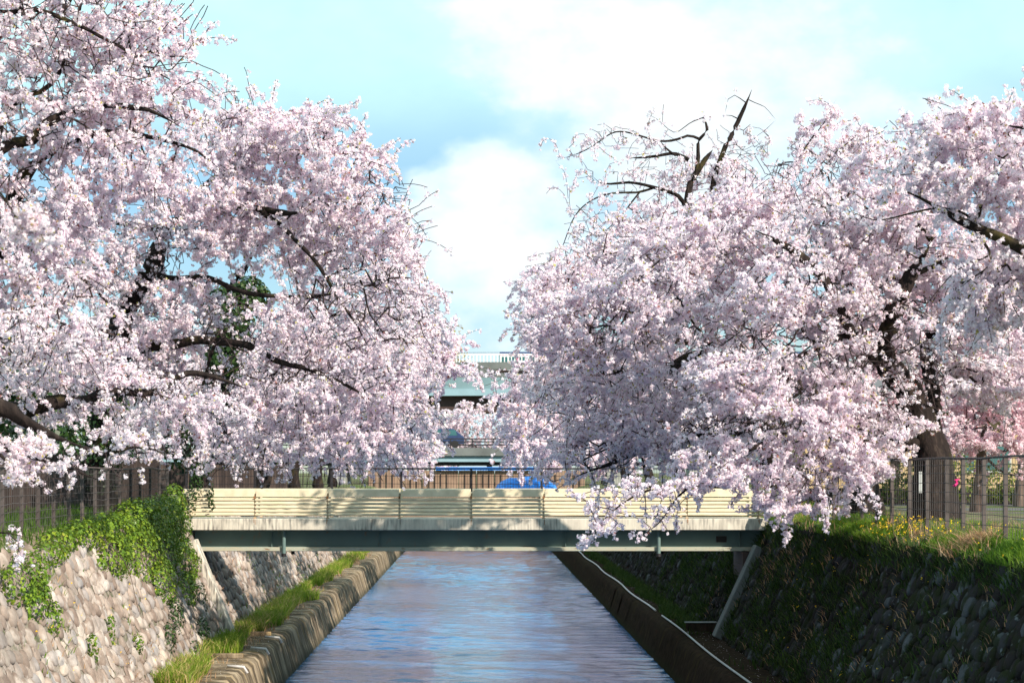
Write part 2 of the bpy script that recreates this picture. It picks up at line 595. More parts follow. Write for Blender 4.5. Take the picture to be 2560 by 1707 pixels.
f2 = m.noise(7, 6, (4, 4, .25), geo=True)
c = m.ramp(f2, [(0.3, (0.020, 0.015, 0.015)), (0.7, (0.065, 0.048, 0.044))])
c = m.mix(1.0, c, m.ramp(oi.outputs['Random'], [(0, (0.7, 0.7, 0.72)), (1, (1.35, 1.3, 1.25))]), 'MULTIPLY')
m.base(c).bump(f2, 0.5, 0.01)
M['board'] = m.m
M['pvc'] = flat_mat('white_pvc', (0.50, 0.47, 0.46), 0.45, 0.25, 4)
M['white'] = flat_mat('white_paint', (0.78, 0.78, 0.76), 0.5, 0.06)
M['grey'] = flat_mat('grey_paint', (0.38, 0.40, 0.40), 0.5, 0.12)
M['tarp'] = flat_mat('blue_tarp', (0.010, 0.17, 0.62), 0.45, 0.35, 3.5, 0.5, spec=0.35)
M['teal'] = flat_mat('pale_teal_paint', (0.17, 0.26, 0.29), 0.6, 0.12, 0.4)
M['teal_light'] = flat_mat('pale_blue_paint', (0.24, 0.36, 0.42), 0.6, 0.08, 0.4)
M['darkbrown'] = flat_mat('dark_brown_girder', (0.055, 0.034, 0.032), 0.7, 0.2, 0.5)
M['concrete'] = flat_mat('grey_concrete', (0.30, 0.30, 0.28), 0.85, 0.22, 0.8, 0.2)
M['tan'] = flat_mat('tan_plaster', (0.42, 0.31, 0.18), 0.9, 0.12, 0.7)
M['brickred'] = flat_mat('ochre_brown_wall', (0.25, 0.165, 0.12), 0.9, 0.22, 1.0)
M['asphalt'] = flat_mat('asphalt', (0.10, 0.098, 0.10), 0.9, 0.25, 1.2)
M['roof'] = flat_mat('grey_roof', (0.12, 0.12, 0.13), 0.7, 0.2)
M['navy'] = flat_mat('navy_paint', (0.03, 0.05, 0.12), 0.4, 0.1)
M['magenta'] = flat_mat('magenta_paint', (0.55, 0.04, 0.20), 0.4, 0.1)
M['red'] = flat_mat('vermilion_paint', (0.62, 0.12, 0.06), 0.5, 0.1)
M['glass'] = flat_mat('dark_teal_glass', (0.03, 0.11, 0.12), 0.08, 0.1, spec=0.8)
M['tyre'] = flat_mat('black_rubber', (0.02, 0.02, 0.02), 0.8, 0.1)
M['plate'] = flat_mat('dark_name_plate', (0.018, 0.016, 0.016), 0.4, 0.3)
M['pinkribbon'] = flat_mat('pink_ribbon', (0.75, 0.03, 0.20), 0.6, 0.1)
m = MT('bank_soil', 0.95, 0.1)
f1 = m.noise(0.6, 6, geo=True)
f2 = m.noise(6, 6, geo=True)
c = m.ramp(f2, [(0.3, (0.10, 0.075, 0.05)), (0.7, (0.24, 0.19, 0.14))])
c = m.mix(m.ramp(f1, [(0.42, (0, 0, 0)), (0.55, (1, 1, 1))]), c, m.ramp(f2, [(0.3, (0.04, 0.07, 0.015)), (0.7, (0.09, 0.13, 0.03))]))
m.base(c).bump(f2, 0.6, 0.05)
M['soil'] = m.m

m = MT('canal_water', 0.05, 0.5)
m.base((0.010, 0.12, 0.30))
m.b.inputs['IOR'].default_value = 1.33
n2 = m.noise(5.5, 4, (0.6, 1.3, 1), geo=True)
m.bump(n2, 0.25, 0.06)
M['water'] = m.m

# ------------------------------------------------------------------ the setting: ground, water
def sheet(name, rows, y0, y1, mat, ny=2, jitter=0.0):
    """Strip of ground from an (x, z) profile swept along the canal."""
    ys = np.concatenate([np.linspace(y0, min(y1, 150), ny), [y1]]) if y1 > 150 else np.linspace(y0, y1, ny)
    v, q = [], []
    n = len(rows)
    for j, y in enumerate(ys):
        for i, (x, z) in enumerate(rows):
            k = jitter * rng.normal() if 0 < i < n - 1 else 0
            v.append((x, y, z + k))
    for j in range(len(ys) - 1):
        for i in range(n - 1):
            q.append((j * n + i, j * n + i + 1, (j + 1) * n + i + 1, (j + 1) * n + i))
    o = link(name, mesh_np(name, np.array(v), quads=np.array(q), smooth=True), None, mat)
    return tag(o, kind='structure')


WALL_L = ((-6.81, 1.05), (-8.10, 4.21))
WALL_R = ((6.69, 1.05), (8.14, 4.21))
Y_END = 150.0
g = sheet('ground', [(-8.08, 4.225), (-8.35, 4.38), (-8.8, 4.52), (-9.6, 4.58), (-12, 4.6), (-30, 4.6), (-900, 4.6)][::-1], -20, 4000, M['soil'], 80, 0.02)
g = sheet('ground', [(8.12, 4.225), (8.35, 4.34), (8.75, 4.46), (9.6, 4.52), (12.4, 4.45), (30, 4.43), (900, 4.43)], -20, 4000, M['soil'], 80, 0.02)
g = sheet('ground', [(-8.08, 4.225), (8.12, 4.225)], Y_END, 4000, M['soil'], 2)
road = MB().box((13.2, 30, 4.44), (19.5, 140, 4.452)).build('street', M['asphalt'])
tag(road, kind='structure')
def ripple_sheet():
    ys = [14.0]
    while ys[-1] < 80:
        ys.append(ys[-1] + 0.075 + 0.0004 * max(0, ys[-1] - 40))
    while ys[-1] < Y_END:
        ys.append(ys[-1] + 0.16)
    ys = np.minimum(np.array(ys), Y_END)
    xs = np.linspace(-5.6, 5.8, 62)
    Xg, Yg = np.meshgrid(xs, ys)
    Z = np.zeros_like(Xg)
    for k in range(34):
        lam = rng.uniform(0.32, 1.5)
        a = rng.normal(0, 0.62)
        kx, ky = math.sin(a) * 2 * math.pi / lam, math.cos(a) * 2 * math.pi / lam
        Z += (0.0165 * lam / 2 / math.pi) * np.sin(kx * Xg + ky * Yg + rng.uniform(0, 6.28))
    patch = np.zeros_like(Xg)
    for k in range(9):
        patch += np.sin(Xg * rng.normal(0, .5) + Yg * rng.normal(0, .16) + rng.uniform(0, 6.28))
    Z *= np.clip(0.95 + 0.20 * patch, 0.35, 1.7)
    n = len(xs)
    i, j = np.meshgrid(np.arange(len(ys) - 1), np.arange(n - 1), indexing='ij')
    q = np.stack([i * n + j, i * n + j + 1, (i + 1) * n + j + 1, (i + 1) * n + j], -1).reshape(-1, 4)
    return mesh_np('water', np.stack([Xg, Yg, Z], -1).reshape(-1, 3), quads=q, smooth=True)


water = link('water', ripple_sheet(), None, M['water'])
tag(water, kind='structure')


def pxy(p):
    return VX + p[0] / p[1] * F, VY + (CZ - p[2]) / p[1] * F


def in_frame(p, pad=0):
    x, y = pxy(p)
    return -pad < x < 2560 + pad and -pad < y < 1707 + pad


# ------------------------------------------------------------------ kerbs at the water: cast blocks with a rounded lip
def kerb(side, label):
    if side < 0:
        prof = [(-5.10, -0.4), (-5.14, 0.0), (-5.25, 0.35), (-5.36, 0.72), (-5.42, 0.92), (-5.52, 1.015), (-5.70, 1.04), (-6.1, 1.045), (-6.98, 1.05)]
    else:
        prof = [(5.27, -0.4), (5.31, 0.0), (5.41, 0.35), (5.52, 0.72), (5.57, 0.90), (5.66, 1.00), (5.82, 1.035), (6.1, 1.045), (6.86, 1.05)]
    root = thing('canal_kerb', (prof[4][0], 20, 0), label, 'kerb')
    km = M['kerb' if side < 0 else 'kerb_shade_tint']
    s_ = side * 0.05
    core = [(x + s_ * (1 if z < 1 else 0), z - .04) for x, z in prof] + [(prof[-1][0], -0.5), (prof[0][0] + s_, -0.5)]
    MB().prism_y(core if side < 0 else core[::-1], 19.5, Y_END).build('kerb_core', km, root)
    y = 20.0
    while y < Y_END:
        ln = 4.0 if y < 100 else 10.0
        y1 = min(y + ln, Y_END)
        ny = int(ln / 0.4) if y < 100 else 4
        v, q = [], []
        off = rng.normal(0, 0.003)
        wob = np.cumsum(rng.normal(0, 0.007, ny + 1))
        wob -= wob.mean()
        for j in range(ny + 1):
            yy = y + 0.004 + (y1 - y - 0.008) * j / ny
            for i, (x, z) in enumerate(prof):
                k = 1.0 if 2 <= i <= 6 else 0.0
                v.append((x + k * (wob[j] + off) + rng.normal(0, 0.006) * k, yy, z + (rng.normal(0, 0.008) if 4 <= i <= 7 else 0)))
        n = len(prof)
        for j in range(ny):
            for i in range(n - 1):
                a = (j * n + i, (j + 1) * n + i, (j + 1) * n + i + 1, j * n + i + 1)
                q.append(a if side > 0 else a[::-1])
        me = mesh_np('kerb_block', np.array(v), quads=np.array(q), smooth=True)
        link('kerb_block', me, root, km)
        y = y1
    return root


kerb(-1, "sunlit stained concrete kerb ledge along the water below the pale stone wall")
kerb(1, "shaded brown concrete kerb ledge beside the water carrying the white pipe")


# ------------------------------------------------------------------ stone retaining walls
def stone_mesh(seed):
    r = np.random.default_rng(seed)
    n = 8
    e = r.uniform(2.1, 3.0)
    jit = 1 + r.normal(0, 0.10, n)
    v = []
    for rad, h in ((1.0, -0.35), (0.97, 0.30), (0.66, 0.80)):
        for k in range(n):
            a = 2 * math.pi * (k + 0.5) / n
            c, s = math.cos(a), math.sin(a)
            m_ = (abs(c) ** e + abs(s) ** e) ** (-1 / e)
            v.append((c * m_ * rad * jit[k], s * m_ * rad * jit[k], h * (1 + r.normal(0, 0.12))))
    v.append((r.normal(0, .1), r.normal(0, .1), 1.0))
    q, t = [], []
    for i in range(2):
        for k in range(n):
            k2 = (k + 1) % n
            q.append((i * n + k, i * n + k2, (i + 1) * n + k2, (i + 1) * n + k))
    for k in range(n):
        t.append((2 * n + k, 2 * n + (k + 1) % n, 3 * n))
    return np.array(v), np.array(q), np.array(t)


STONES = [stone_mesh(100 + i) for i in range(10)]


def stone_wall(side, prof, label, smat, mmat):
    (xb, zb), (xt, zt) = prof
    L = math.hypot(xt - xb, zt - zb)
    up = np.array([(xt - xb) / L, 0, (zt - zb) / L])
    nor = np.array([-side * up[2], 0, side * up[0]])
    along = np.array([0, 1.0, 0])
    base = np.array([xb, 0, zb])
    root = thing('retaining_wall', (xb, 20, zb), label, 'wall')
    bk = side * 0.9
    MB().prism_y([(xb, zb - 1.2), (xb, zb), (xt, zt), (xt + bk * .6, zt), (xt + bk * .6, zb - 1.2)] if side > 0 else
                 [(xb, zb - 1.2), (xt + bk * .6, zb - 1.2), (xt + bk * .6, zt), (xt, zt), (xb, zb)], 14, Y_END).build('wall_core', M[mmat], root)
    meshes = []
    for v, q, t in STONES:
        me = mesh_np('stone', v, q, t, smooth=True)
        me.materials.append(M[smat])
        meshes.append(me)
    items = []
    row_h = 0.30 if side < 0 else 0.33
    nrow = int(round(L / row_h))
    for i in range(nrow):
        y = 22 + rng.uniform(0, .4)
        while y < 112:
            w = rng.uniform(0.17, 0.46)
            s = (i + 0.5) * L / nrow + rng.normal(0, 0.065)
            top = i == nrow - 1
            c = base + up * s + along * (y + w / 2) + nor * 0.02
            hh = row_h * rng.uniform(0.34, 0.64) * (1.12 if top else 1)
            pr = rng.uniform(0.022, 0.08) * (1.3 if top else 1)
            items.append((c, w * 0.50, hh, pr, rng.normal(0, 0.45), rng.integers(0, len(STONES))))
            y += w * rng.uniform(0.94, 1.04)
    vis = [k for k, it in enumerate(items) if in_frame(it[0], 12)]
    vis.sort(key=lambda k: items[k][0][1])
    single = set(vis[:300])
    V, Q, T = [], [], []
    off = 0
    for k, (c, a, b, h, rot, idx) in enumerate(items):
        ca, sa = math.cos(rot), math.sin(rot)
        ax = along * ca + up * sa
        ay = -along * sa + up * ca
        az = np.cross(ax, ay)
        if az @ nor < 0:
            ax = -ax
            az = -az
        if k in single:
            o = bpy.data.objects.new('stone', meshes[idx])
            COL.objects.link(o)
            o.parent = root
            o.matrix_parent_inverse = Matrix.Translation(-Vector(root.location))
            mt = Matrix(((ax[0] * a, ay[0] * b, az[0] * h, c[0]), (ax[1] * a, ay[1] * b, az[1] * h, c[1]), (ax[2] * a, ay[2] * b, az[2] * h, c[2]), (0, 0, 0, 1)))
            o.matrix_basis = mt
        elif c[1] > 24 and in_frame(c, 400):
            v, q, t = STONES[idx]
            w = c + np.outer(v[:, 0] * a, ax) + np.outer(v[:, 1] * b, ay) + np.outer(v[:, 2] * h, az)
            V.append(w)
            Q.append(q + off)
            T.append(t + off)
            off += len(v)
    st = link('stonework', mesh_np('stonework', np.concatenate(V), np.concatenate(Q), np.concatenate(T), smooth=True), root, M[smat])
    tag(st, kind='stuff')
    return dict(base=base, up=up, nor=nor, L=L)


WL = stone_wall(-1, WALL_L, "sunlit boulder retaining wall with ivy hanging over its top", "stone", "mortar")
WR = stone_wall(1, WALL_R, "shaded overgrown boulder retaining wall below the bright grass verge", "mossy_shade_stone", "mossy_shade_mortar")


def pilaster(side, prof, y0, y1, label):
    (xb, zb), (xt, zt) = prof
    d = math.atan2(xt - xb, zt - zb)
    L = math.hypot(xt - xb, zt - zb)
    rot = Matrix.Rotation(d, 3, 'Y')
    mb = MB()
    pr = 0.23
    lo, hi = (-0.1, y0, -0.02), (pr, y1, L - 0.55)
    if side > 0:
        lo, hi = (-pr, y0, -0.02), (0.1, y1, L - 0.75)
    b = len(mb.v)
    mb.box(lo, hi)
    mb.v = [tuple(rot @ Vector(p) + Vector((xb, 0, zb))) for p in mb.v]
    o = mb.build('concrete_buttress', M['slab' if side < 0 else 'dark_concrete'], None, bevel=0.02)
    tag(o, label, 'buttress')


pilaster(-1, WALL_L, 54.3, 54.85, "pale leaning concrete strip on the sunlit wall under the bridge end")
pilaster(1, WALL_R, 54.3, 54.9, "dim leaning concrete strip on the dark wall under the bridge end")

# cross wall that closes the straight reach, and what stands on the terrace behind it
cw = MB().box((-8.3, Y_END + .02, -1), (8.3, Y_END + 0.8, 4.21)).build('cross_wall', M['brickred'])
tag(cw, "low ochre wall closing the far end of the canal reach", 'wall')
root = thing('board_wall', (0, 165, 4.22), "tan panel wall with dark bars behind the blue tarp", 'wall')
x = -9.0
wallmesh = MB().box((0, 0, 0), (1.46, 0.12, 1.55)).mesh('panel')
wallmesh.materials.append(M['brickred'])
while x < 9:
    o = link('panel', wallmesh, root)
    o.location = (x, 165, 4.22)
    x += 1.5
barmesh = MB().box((0, 0, 0), (0.06, 0.06, 1.25)).mesh('bar')
barmesh.materials.append(M['darkbrown'])
for i in range(36):
    if i % 9 in (5, 6):
        continue
    o = link('bar', barmesh, root)
    o.location = (-9 + 0.5 * i, 164.9, 4.22)
tp = MB().prism_x([(164.6, 5.80), (164.6, 6.0), (165.3, 6.06), (165.3, 5.80)], -3.4, 5.2).build('blue_sheet', M['tarp'])
tag(tp, "narrow bright blue sheet laid along the top of the tan panel wall", 'sheet')
# tarp over a heap: a low wrinkled mound
nx, ny = 26, 14
v = []
for j in range(ny + 1):
    for i in range(nx + 1):
        u, w = i / nx * 2 - 1, j / ny * 2 - 1
        h = max(0.0, 1 - abs(u) ** 2.6) ** 0.7 * max(0.0, 1 - abs(w) ** 2.4) ** 0.7
        v.append((3.9 + u * 2.5, 157 + w * 2.0, 4.23 + 1.0 * h * (1 + 0.10 * math.sin(7 * u + 3 * w)) + abs(rng.normal(0, .03)) * (h > .02)))
q = [(j * (nx + 1) + i, j * (nx + 1) + i + 1, (j + 1) * (nx + 1) + i + 1, (j + 1) * (nx + 1) + i) for j in range(ny) for i in range(nx)]
tag(link('tarp_mound', mesh_np('tarp_mound', np.array(v), np.array(q)), None, M['tarp']), "rounded heap under a bright blue tarp beyond the bridge fence", 'tarp')

# ------------------------------------------------------------------ footbridge
PX = 90.3
br = thing('footbridge', (0, 55, 4.01), "cream railed footbridge on a dull green girder crossing the canal", 'bridge')
XL, XR = -8.12, 8.07
posts_x = [(s - VX) / PX for s in (455, 637, 818.6, 998.6, 1178, 1359, 1539, 1718, 1896)]
slab = MB().box((XL, 55.0, 4.01), (XR, 57.1, 4.33)).build('deck_slab', M['slab'], br, bevel=0.015)
for k, sx_ in enumerate((728, 1000, 1272, 1541)):           # fine casting joints on the slab edge
    MB().box(((sx_ - VX) / PX - .006, 54.993, 4.02), ((sx_ - VX) / PX + .006, 55.03, 4.325)).build('joint', M['concrete'], slab)
for yw in (55.56, 56.5):
    gd = MB().box((XL + .25, yw, 3.53), (XR - .05, yw + .02, 4.0)).box((XL + .25, yw - .14, 3.965), (XR - .05, yw + .14, 4.008)).build('girder', M['girder'], br)
    MB().box((XL + .25, yw - .22, 3.42), (XR - .15, yw + .22, 3.53)).build('flange', M['flange'], gd, bevel=0.01)
    if yw < 56:
        for xs in (XL + 2.4, XL + 5.4, XR - 5.6, XR - .75):
            MB().box((xs, yw - .10, 3.535), (xs + .015, yw - .005, 3.96)).build('stiffener', M['girder'], gd)
for sx_ in (708, 1648):
    xx = (sx_ - VX) / PX
    dp = MB().tube([(xx, 55.30, 4.0), (xx, 55.30, 3.36)], 0.055, 12).build('drain_pipe', M['girder'], br, smooth=False)
    MB().tube([(xx, 55.30, 3.36), (xx, 55.30, 3.27)], 0.066, 12).build('pipe_mouth', M['black'], dp)
    MB().tube([(xx + .17, 56.2, 3.42), (xx + .17, 56.2, 3.30)], 0.05, 12).build('drain_pipe', M['black'], br)
np_ = MB().box((1795 / PX - VX / PX, 55.535, 3.66), ((1821 - VX) / PX, 55.56, 3.83)).build('name_plate', M['plate'], br)
for (a0, a1, b0, b1) in ((0, .28, 0, .012), (0, .28, .158, .17), (0, .012, 0, .17), (.268, .28, 0, .17)):
    xx = (1795 - VX) / PX
    MB().box((xx + a0, 55.527, 3.66 + b0), (xx + a1, 55.533, 3.66 + b1)).build('plate_rim', M['darkbrown'], np_)
# dark abutment panel at the shaded end
MB().box((7.35, 55.02, 2.2), (8.2, 57.0, 3.40)).build('abutment', M['darkbrown'], br)

PIPE_Z = (4.845, 4.740, 4.637, 4.532, 4.437)
for yr, flip in ((55.14, 1), (56.86, -1)):
    rl = MB().tube([(posts_x[0], yr, 5.03), (posts_x[-1], yr, 5.03)], 0.03, 8).build('railing', M['cream'], br)
    for xx in posts_x:
        ps = MB().box((xx - .03, yr + .028 * flip, 4.325), (xx + .03, yr + .09 * flip, 5.02)).build('post', M['cream'], rl)
        MB().box((xx - .045, yr - .02 * flip, 4.325), (xx + .045, yr + .11 * flip, 4.345)).build('post_foot', M['rust'], rl)
        for _ in range(2):
            bx = xx + rng.uniform(-.025, .02)
            MB().box((bx, 54.9955 if flip > 0 else 57.1, 4.30 - rng.uniform(.04, .16)), (bx + .012, 55.01 if flip > 0 else 57.103, 4.318)).build('rust_run', M['rust'], rl)
        MB().box((xx - .028, yr - .065 * flip, 4.88), (xx + .022, yr - .045 * flip, 4.95)).build('bracket', M['rust'], rl)
    for a, b in zip(posts_x[:-1], posts_x[1:]):
        # sloping cap panel: leans back so that it catches the sun
        y0, y1 = yr - .035 * flip, yr + .035 * flip
        cp = [(y0 - .03 * flip, 4.925), (y0, 5.135), (y1 + .02 * flip, 5.15), (y1 + .02 * flip, 4.94)]
        if flip < 0:
            cp = cp[::-1]
        MB().prism_x(cp, a + .035, b - .012).build('cap_panel', M['cream'], rl, bevel=0.008)
        for z in PIPE_Z:
            dz = rng.normal(0, .004)
            MB().tube([(a + .01, yr, z + dz), (b - .01, yr, z + dz * -1)], 0.036, 8, caps=False).build('rail_pipe', M['cream'], rl, smooth=True)
# angled return at the right-hand end
p0 = Vector((posts_x[-1] + .03, 55.14, 0))
p1 = Vector((8.62, 53.9, 0))
ret = MB().tube([p0 + Vector((0, 0, 4.98)), p1 + Vector((0, 0, 4.9))], 0.03, 8).build('railing', M['cream'], br)
for f_ in (0.55, 1.0):
    p = p0.lerp(p1, f_)
    MB().box((p.x - .03, p.y - .03, 4.2), (p.x + .03, p.y + .03, 5.06)).build('post', M['cream'], ret)
for z in PIPE_Z:
    MB().tube([p0 + Vector((0, 0, z)), p1 + Vector((0, 0, z - .07))], 0.036, 8).build('rail_pipe', M['cream'], ret, smooth=True)
d_ = (p1 - p0).normalized()
nn = Vector((d_.y, -d_.x, 0))
mb = MB()
for p in (p0, p1):
    for dy, z in ((-.06, 4.90), (-.06, 5.10), (.06, 5.11), (.06, 4.91)):
        mb.v.append(tuple(p + nn * dy + Vector((0, 0, z - (.04 if p is p1 else 0)))))
mb.f = [(0, 1, 2, 3), (7, 6, 5, 4), (0, 4, 5, 1), (1, 5, 6, 2), (2, 6, 7, 3), (3, 7, 4, 0)]
mb.build('cap_panel', M['cream'], ret)


# ------------------------------------------------------------------ wire fences
def wire_fence(name, pts, z0s, z1s, label, cat, post_r, pmat, wmat, nv, hz, wire_r=0.0045, top=True, group=None, square=True):
    """Posts at pts, a mesh panel of thin bars in every bay, and a top rail."""
    root = thing(name, (pts[0][0], pts[0][1], z0s[0]), label, cat, group)
    for (x, y), z0, z1 in zip(pts, z0s, z1s):
        MB().box((x - post_r, y - post_r, z0 - .25), (x + post_r, y + post_r, z1)).build('post', pmat, root)
    for k in range(len(pts) - 1):
        a, b = Vector((*pts[k], 0)), Vector((*pts[k + 1], 0))
        mb = MB()
        dr = (b - a).normalized()
        off = Vector((dr.y, -dr.x, 0)) * (post_r + .004)
        if off.x * a.x > 0 and abs(off.x) > abs(off.y):
            off = -off
        for f_ in hz:
            pa = a + off + Vector((0, 0, z0s[k] + (z1s[k] - z0s[k]) * f_))
            pb = b + off + Vector((0, 0, z0s[k + 1] + (z1s[k + 1] - z0s[k + 1]) * f_))
            mid = pa.lerp(pb, .5) + Vector((0, 0, rng.normal(0, .012)))
            mb.tube([pa, mid, pb], wire_r, 4, caps=False)
        for i in range(nv):
            t_ = (i + .5) / nv
            p = a.lerp(b, t_) + off
            zz0 = z0s[k] * (1 - t_) + z0s[k + 1] * t_
            zz1 = z1s[k] * (1 - t_) + z1s[k + 1] * t_
            mb.tube([p + Vector((0, 0, zz0 + .02)), p + Vector((0, 0, zz1 - .02))], wire_r * .75, 3, caps=False)
        mb.build('mesh_panel', wmat, root)
        if top:
            MB().tube([a + off * 1.6 + Vector((0, 0, z1s[k])), b + off * 1.6 + Vector((0, 0, z1s[k + 1]))], 0.02, 6).build('top_rail', pmat, root)
    return root


fx = [(s - VX) / 4978 * 57.25 for s in (466, 637, 829, 1003, 1178, 1354, 1530, 1706, 1882, 2020)]
wire_fence('mesh_fence', [(x, 57.25) for x in fx], [4.33] * 10, [5.72] * 10,
           "black wire mesh fence running along the far side of the footbridge", 'fence', 0.028, M['black'], M['black'], 26,
           (0.04, .2, .36, .52, .68, .84, .98), 0.0065)
dl = [8.5 * 4978 / (1192 - s) for s in (12, 60, 101, 140, 178, 211, 243, 274, 304, 332, 355, 380, 403, 423)]
dl = [dl[0] - 2.94, dl[0] - 1.47] + dl
wire_fence('wire_fence', [(-8.55, d) for d in dl], [4.46] * len(dl), [5.70 + rng.normal(0, .015) for d in dl],
           "brown posted wire fence above the ivy before the dark boards", 'fence', 0.032, M['post'], M['wire'], 9,
           (.08, .2, .32, .44, .56, .68, .80, .91, .985), 0.006)
dr_ = [8.72 * 4978 / (s - 1192) for s in (2514, 2460, 2408, 2367, 2318, 2274, 2230, 2192, 2155, 2118, 2085)]
dr_ = [dr_[0] - 2.9, dr_[0] - 1.45] + dr_
wire_fence('wire_fence', [(8.72, d) for d in dr_], [4.42] * len(dr_), [5.86 + rng.normal(0, .02) for d in dr_],
           "grey posted wire fence on the grass verge before the thick trunk", 'fence', 0.034, M['post'], M['wire'], 9,
           (.08, .2, .32, .44, .56, .68, .80, .91, .985), 0.006)
rb = MB().tube([(8.66, 35.9, 5.40), (8.63, 35.88, 5.46), (8.70, 35.86, 5.49)], [.02, .03, .008], 6).tube([(8.66, 35.9, 5.41), (8.6, 35.87, 5.36), (8.57, 35.87, 5.37)], [.02, .022, .006], 6).build('ribbon', M['pinkribbon'])
tag(rb, "small bright pink ribbon knotted on a post of the verge fence", 'ribbon')


# ------------------------------------------------------------------ dark board fences
def board_fence(p0, p1, z0, z1, w, label):
    a, b = Vector((*p0, 0)), Vector((*p1, 0))
    L = (b - a).length
    root = thing('board_fence', (p0[0], p0[1], z0), label, 'fence')
    n = int(L / w)
    me = MB().box((0, 0, 0), (w * .94, 0.022, 1.0)).mesh('board')
    me.materials.append(M['board'])
    ang = math.atan2(b.y - a.y, b.x - a.x)
    for i in range(n):
        o = link('board', me, root)
        p = a.lerp(b, i / n)
        o.location = (p.x, p.y + rng.normal(0, .004), z0 - .05)
        o.rotation_euler = (0, 0, ang)
        o.scale = (1, 1, (z1 - z0) * rng.uniform(.97, 1.02) + .05)
    dv = (b - a).normalized()
    nv = Vector((-dv.y, dv.x, 0))
    for f_ in (.2, .82):
        z = z0 + (z1 - z0) * f_
        MB().tube([a + nv * .06 + Vector((0, 0, z)), b + nv * .06 + Vector((0, 0, z))], .035, 4).build('batten', M['board'], root)


board_fence((-10.9, 34), (-10.5, 66), 4.55, 6.05, .24, "dark weathered board fence standing behind the ivy topped wall")
board_fence((-14.6, 92), (-9.4, 99), 4.3, 5.98, .20, "dark board fence seen through the mesh beyond the bridge's ivy end")

# ------------------------------------------------------------------ pipes and small things on the ledges
path = [(5.86 + 0.03 * math.sin(d * .35), d, 1.085) for d in np.arange(24, 63.5, 1.5)]
wp = MB().tube(path, 0.025, 8).build('water_pipe', M['grey'], None, smooth=True)
tag(wp, "long thin white pipe lying along the shaded kerb ledge", 'pipe')
wp2 = MB().tube([(5.84 + 0.05 * math.sin(d * .4), d, 1.075) for d in np.arange(65.5, 125, 2.5)], 0.03, 6).build('water_pipe', M['pvc'], None, smooth=True)
tag(wp2, "far length of thin white pipe continuing beyond the gap on the shaded ledge", 'pipe')
sg = thing('ledge_barrier', (5.95, 56.2, 1.05), "small grey plate on two legs standing on the shaded ledge", 'barrier')
MB().box((5.90, 56.2, 1.12), (6.95, 56.24, 1.37)).build('plate', M['kerb_shade_tint'], sg)
MB().box((5.87, 56.18, 1.37), (6.98, 56.26, 1.40)).build('rim', M['grey'], sg)
for xx in (5.93, 6.88):
    MB().box((xx, 56.19, 1.04), (xx + .05, 56.25, 1.12)).build('leg', M['grey'], sg)
for sx_, sy_, lab in ((705, 1597, "short white drain pipe stub on the sunlit kerb, farthest of three"), (655, 1625, "short white drain pipe stub on the sunlit kerb, middle of three"),
                      (617, 1671, "short white drain pipe stub on the sunlit kerb, nearest of three")):
    d = 4.57 * F / (sy_ - VY)
    x = -5.40
    o = MB().tube([(x - .42, d, 1.10), (x - .03, d, 1.07), (x + .05, d, 0.93)], 0.035, 8).build('drain_stub', M['pvc'], None, smooth=True)
    tag(o, lab, 'drain pipe')
for d, lab in ((48.9, "low concrete sill across the sunlit ledge, nearer of two"), (55.6, "low concrete sill across the sunlit ledge under the bridge shadow")):
    o = MB().box((-6.75, d, 1.04), (-5.75, d + .16, 1.16)).build('concrete_sill', M['kerb'], None, bevel=.02)
    tag(o, lab, 'sill')

# ------------------------------------------------------------------ far structures
rbz = thing('road_bridge', (0, 170, 4.3), "grey concrete road bridge with dark railings beneath the viaduct", 'bridge')
zz = lambda sy, d: CZ - (sy - VY) / F * d
MB().box((-30, 170, zz(1139, 170)), (30, 178, zz(1119, 170))).build('deck_edge', M['dark_concrete'], rbz)
MB().box((-30, 170.3, zz(1154, 170)), (30, 177.6, zz(1139, 170) - .01)).build('girder', M['teal_light'], rbz)
MB().box((-30, 170.8, zz(1163, 170)), (30, 177, zz(1154, 170) - .01)).build('soffit', M['black'], rbz)
for xs in (-12, 12):
    MB().box((xs - .8, 171, 4.0), (xs + .8, 177, zz(1163, 170))).build('pier', M['concrete'], rbz)
for k, xs in enumerate(np.arange(-30, 30.1, 1.85)):
    MB().box((xs - .05, 170.1, zz(1119, 170)), (xs + .05, 170.2, zz(1096, 170))).build('railing_post', M['black'], rbz)
for syr in (1096.5, 1104, 1112):
    MB().box((-30, 170.12, zz(syr, 170) - .05), (30, 170.18, zz(syr, 170) + .05)).build('rail', M['black'], rbz)


def small_car(name, x, y, z, label):
    root = thing(name, (x, y, z), label, 'car')
    prof = [(-2.1, .35), (-2.1, .95), (-1.3, 1.05), (-.75, 1.62), (1.2, 1.66), (1.95, 1.05), (2.1, .95), (2.1, .35)]
    mb = MB()
    n = len(prof)
    mb.v = [(x + a, y - .8, z + b) for a, b in prof] + [(x + a, y + .8, z + b) for a, b in prof]
    mb.f = [tuple(range(n)), tuple(range(n, 2 * n))[::-1]] + [(k, n + k, n + (k + 1) % n, (k + 1) % n) for k in range(n)]
    mb.build('body', M['navy'], root, bevel=.05)
    for a0, a1 in ((-.95, .1), (.2, 1.35)):
        w = MB()
        w.v = [(x + a0 - (.2 if a0 < -.5 else 0), y - .815, z + 1.08), (x + a1 + (.18 if a1 > 1 else 0), y - .815, z + 1.08), (x + a1, y - .805, z + 1.55), (x + a0 + .12, y - .805, z + 1.55)]
        w.f = [(0, 1, 2, 3)]
        w.build('window', M['glass'], root)
    for a in (-1.3, 1.3):
        for s in (-.82, .62):
            wh = MB().tube([(x + a, y + s, z + .33), (x + a, y + s + .2, z + .33)], .33, 14).build('wheel', M['tyre'], root)


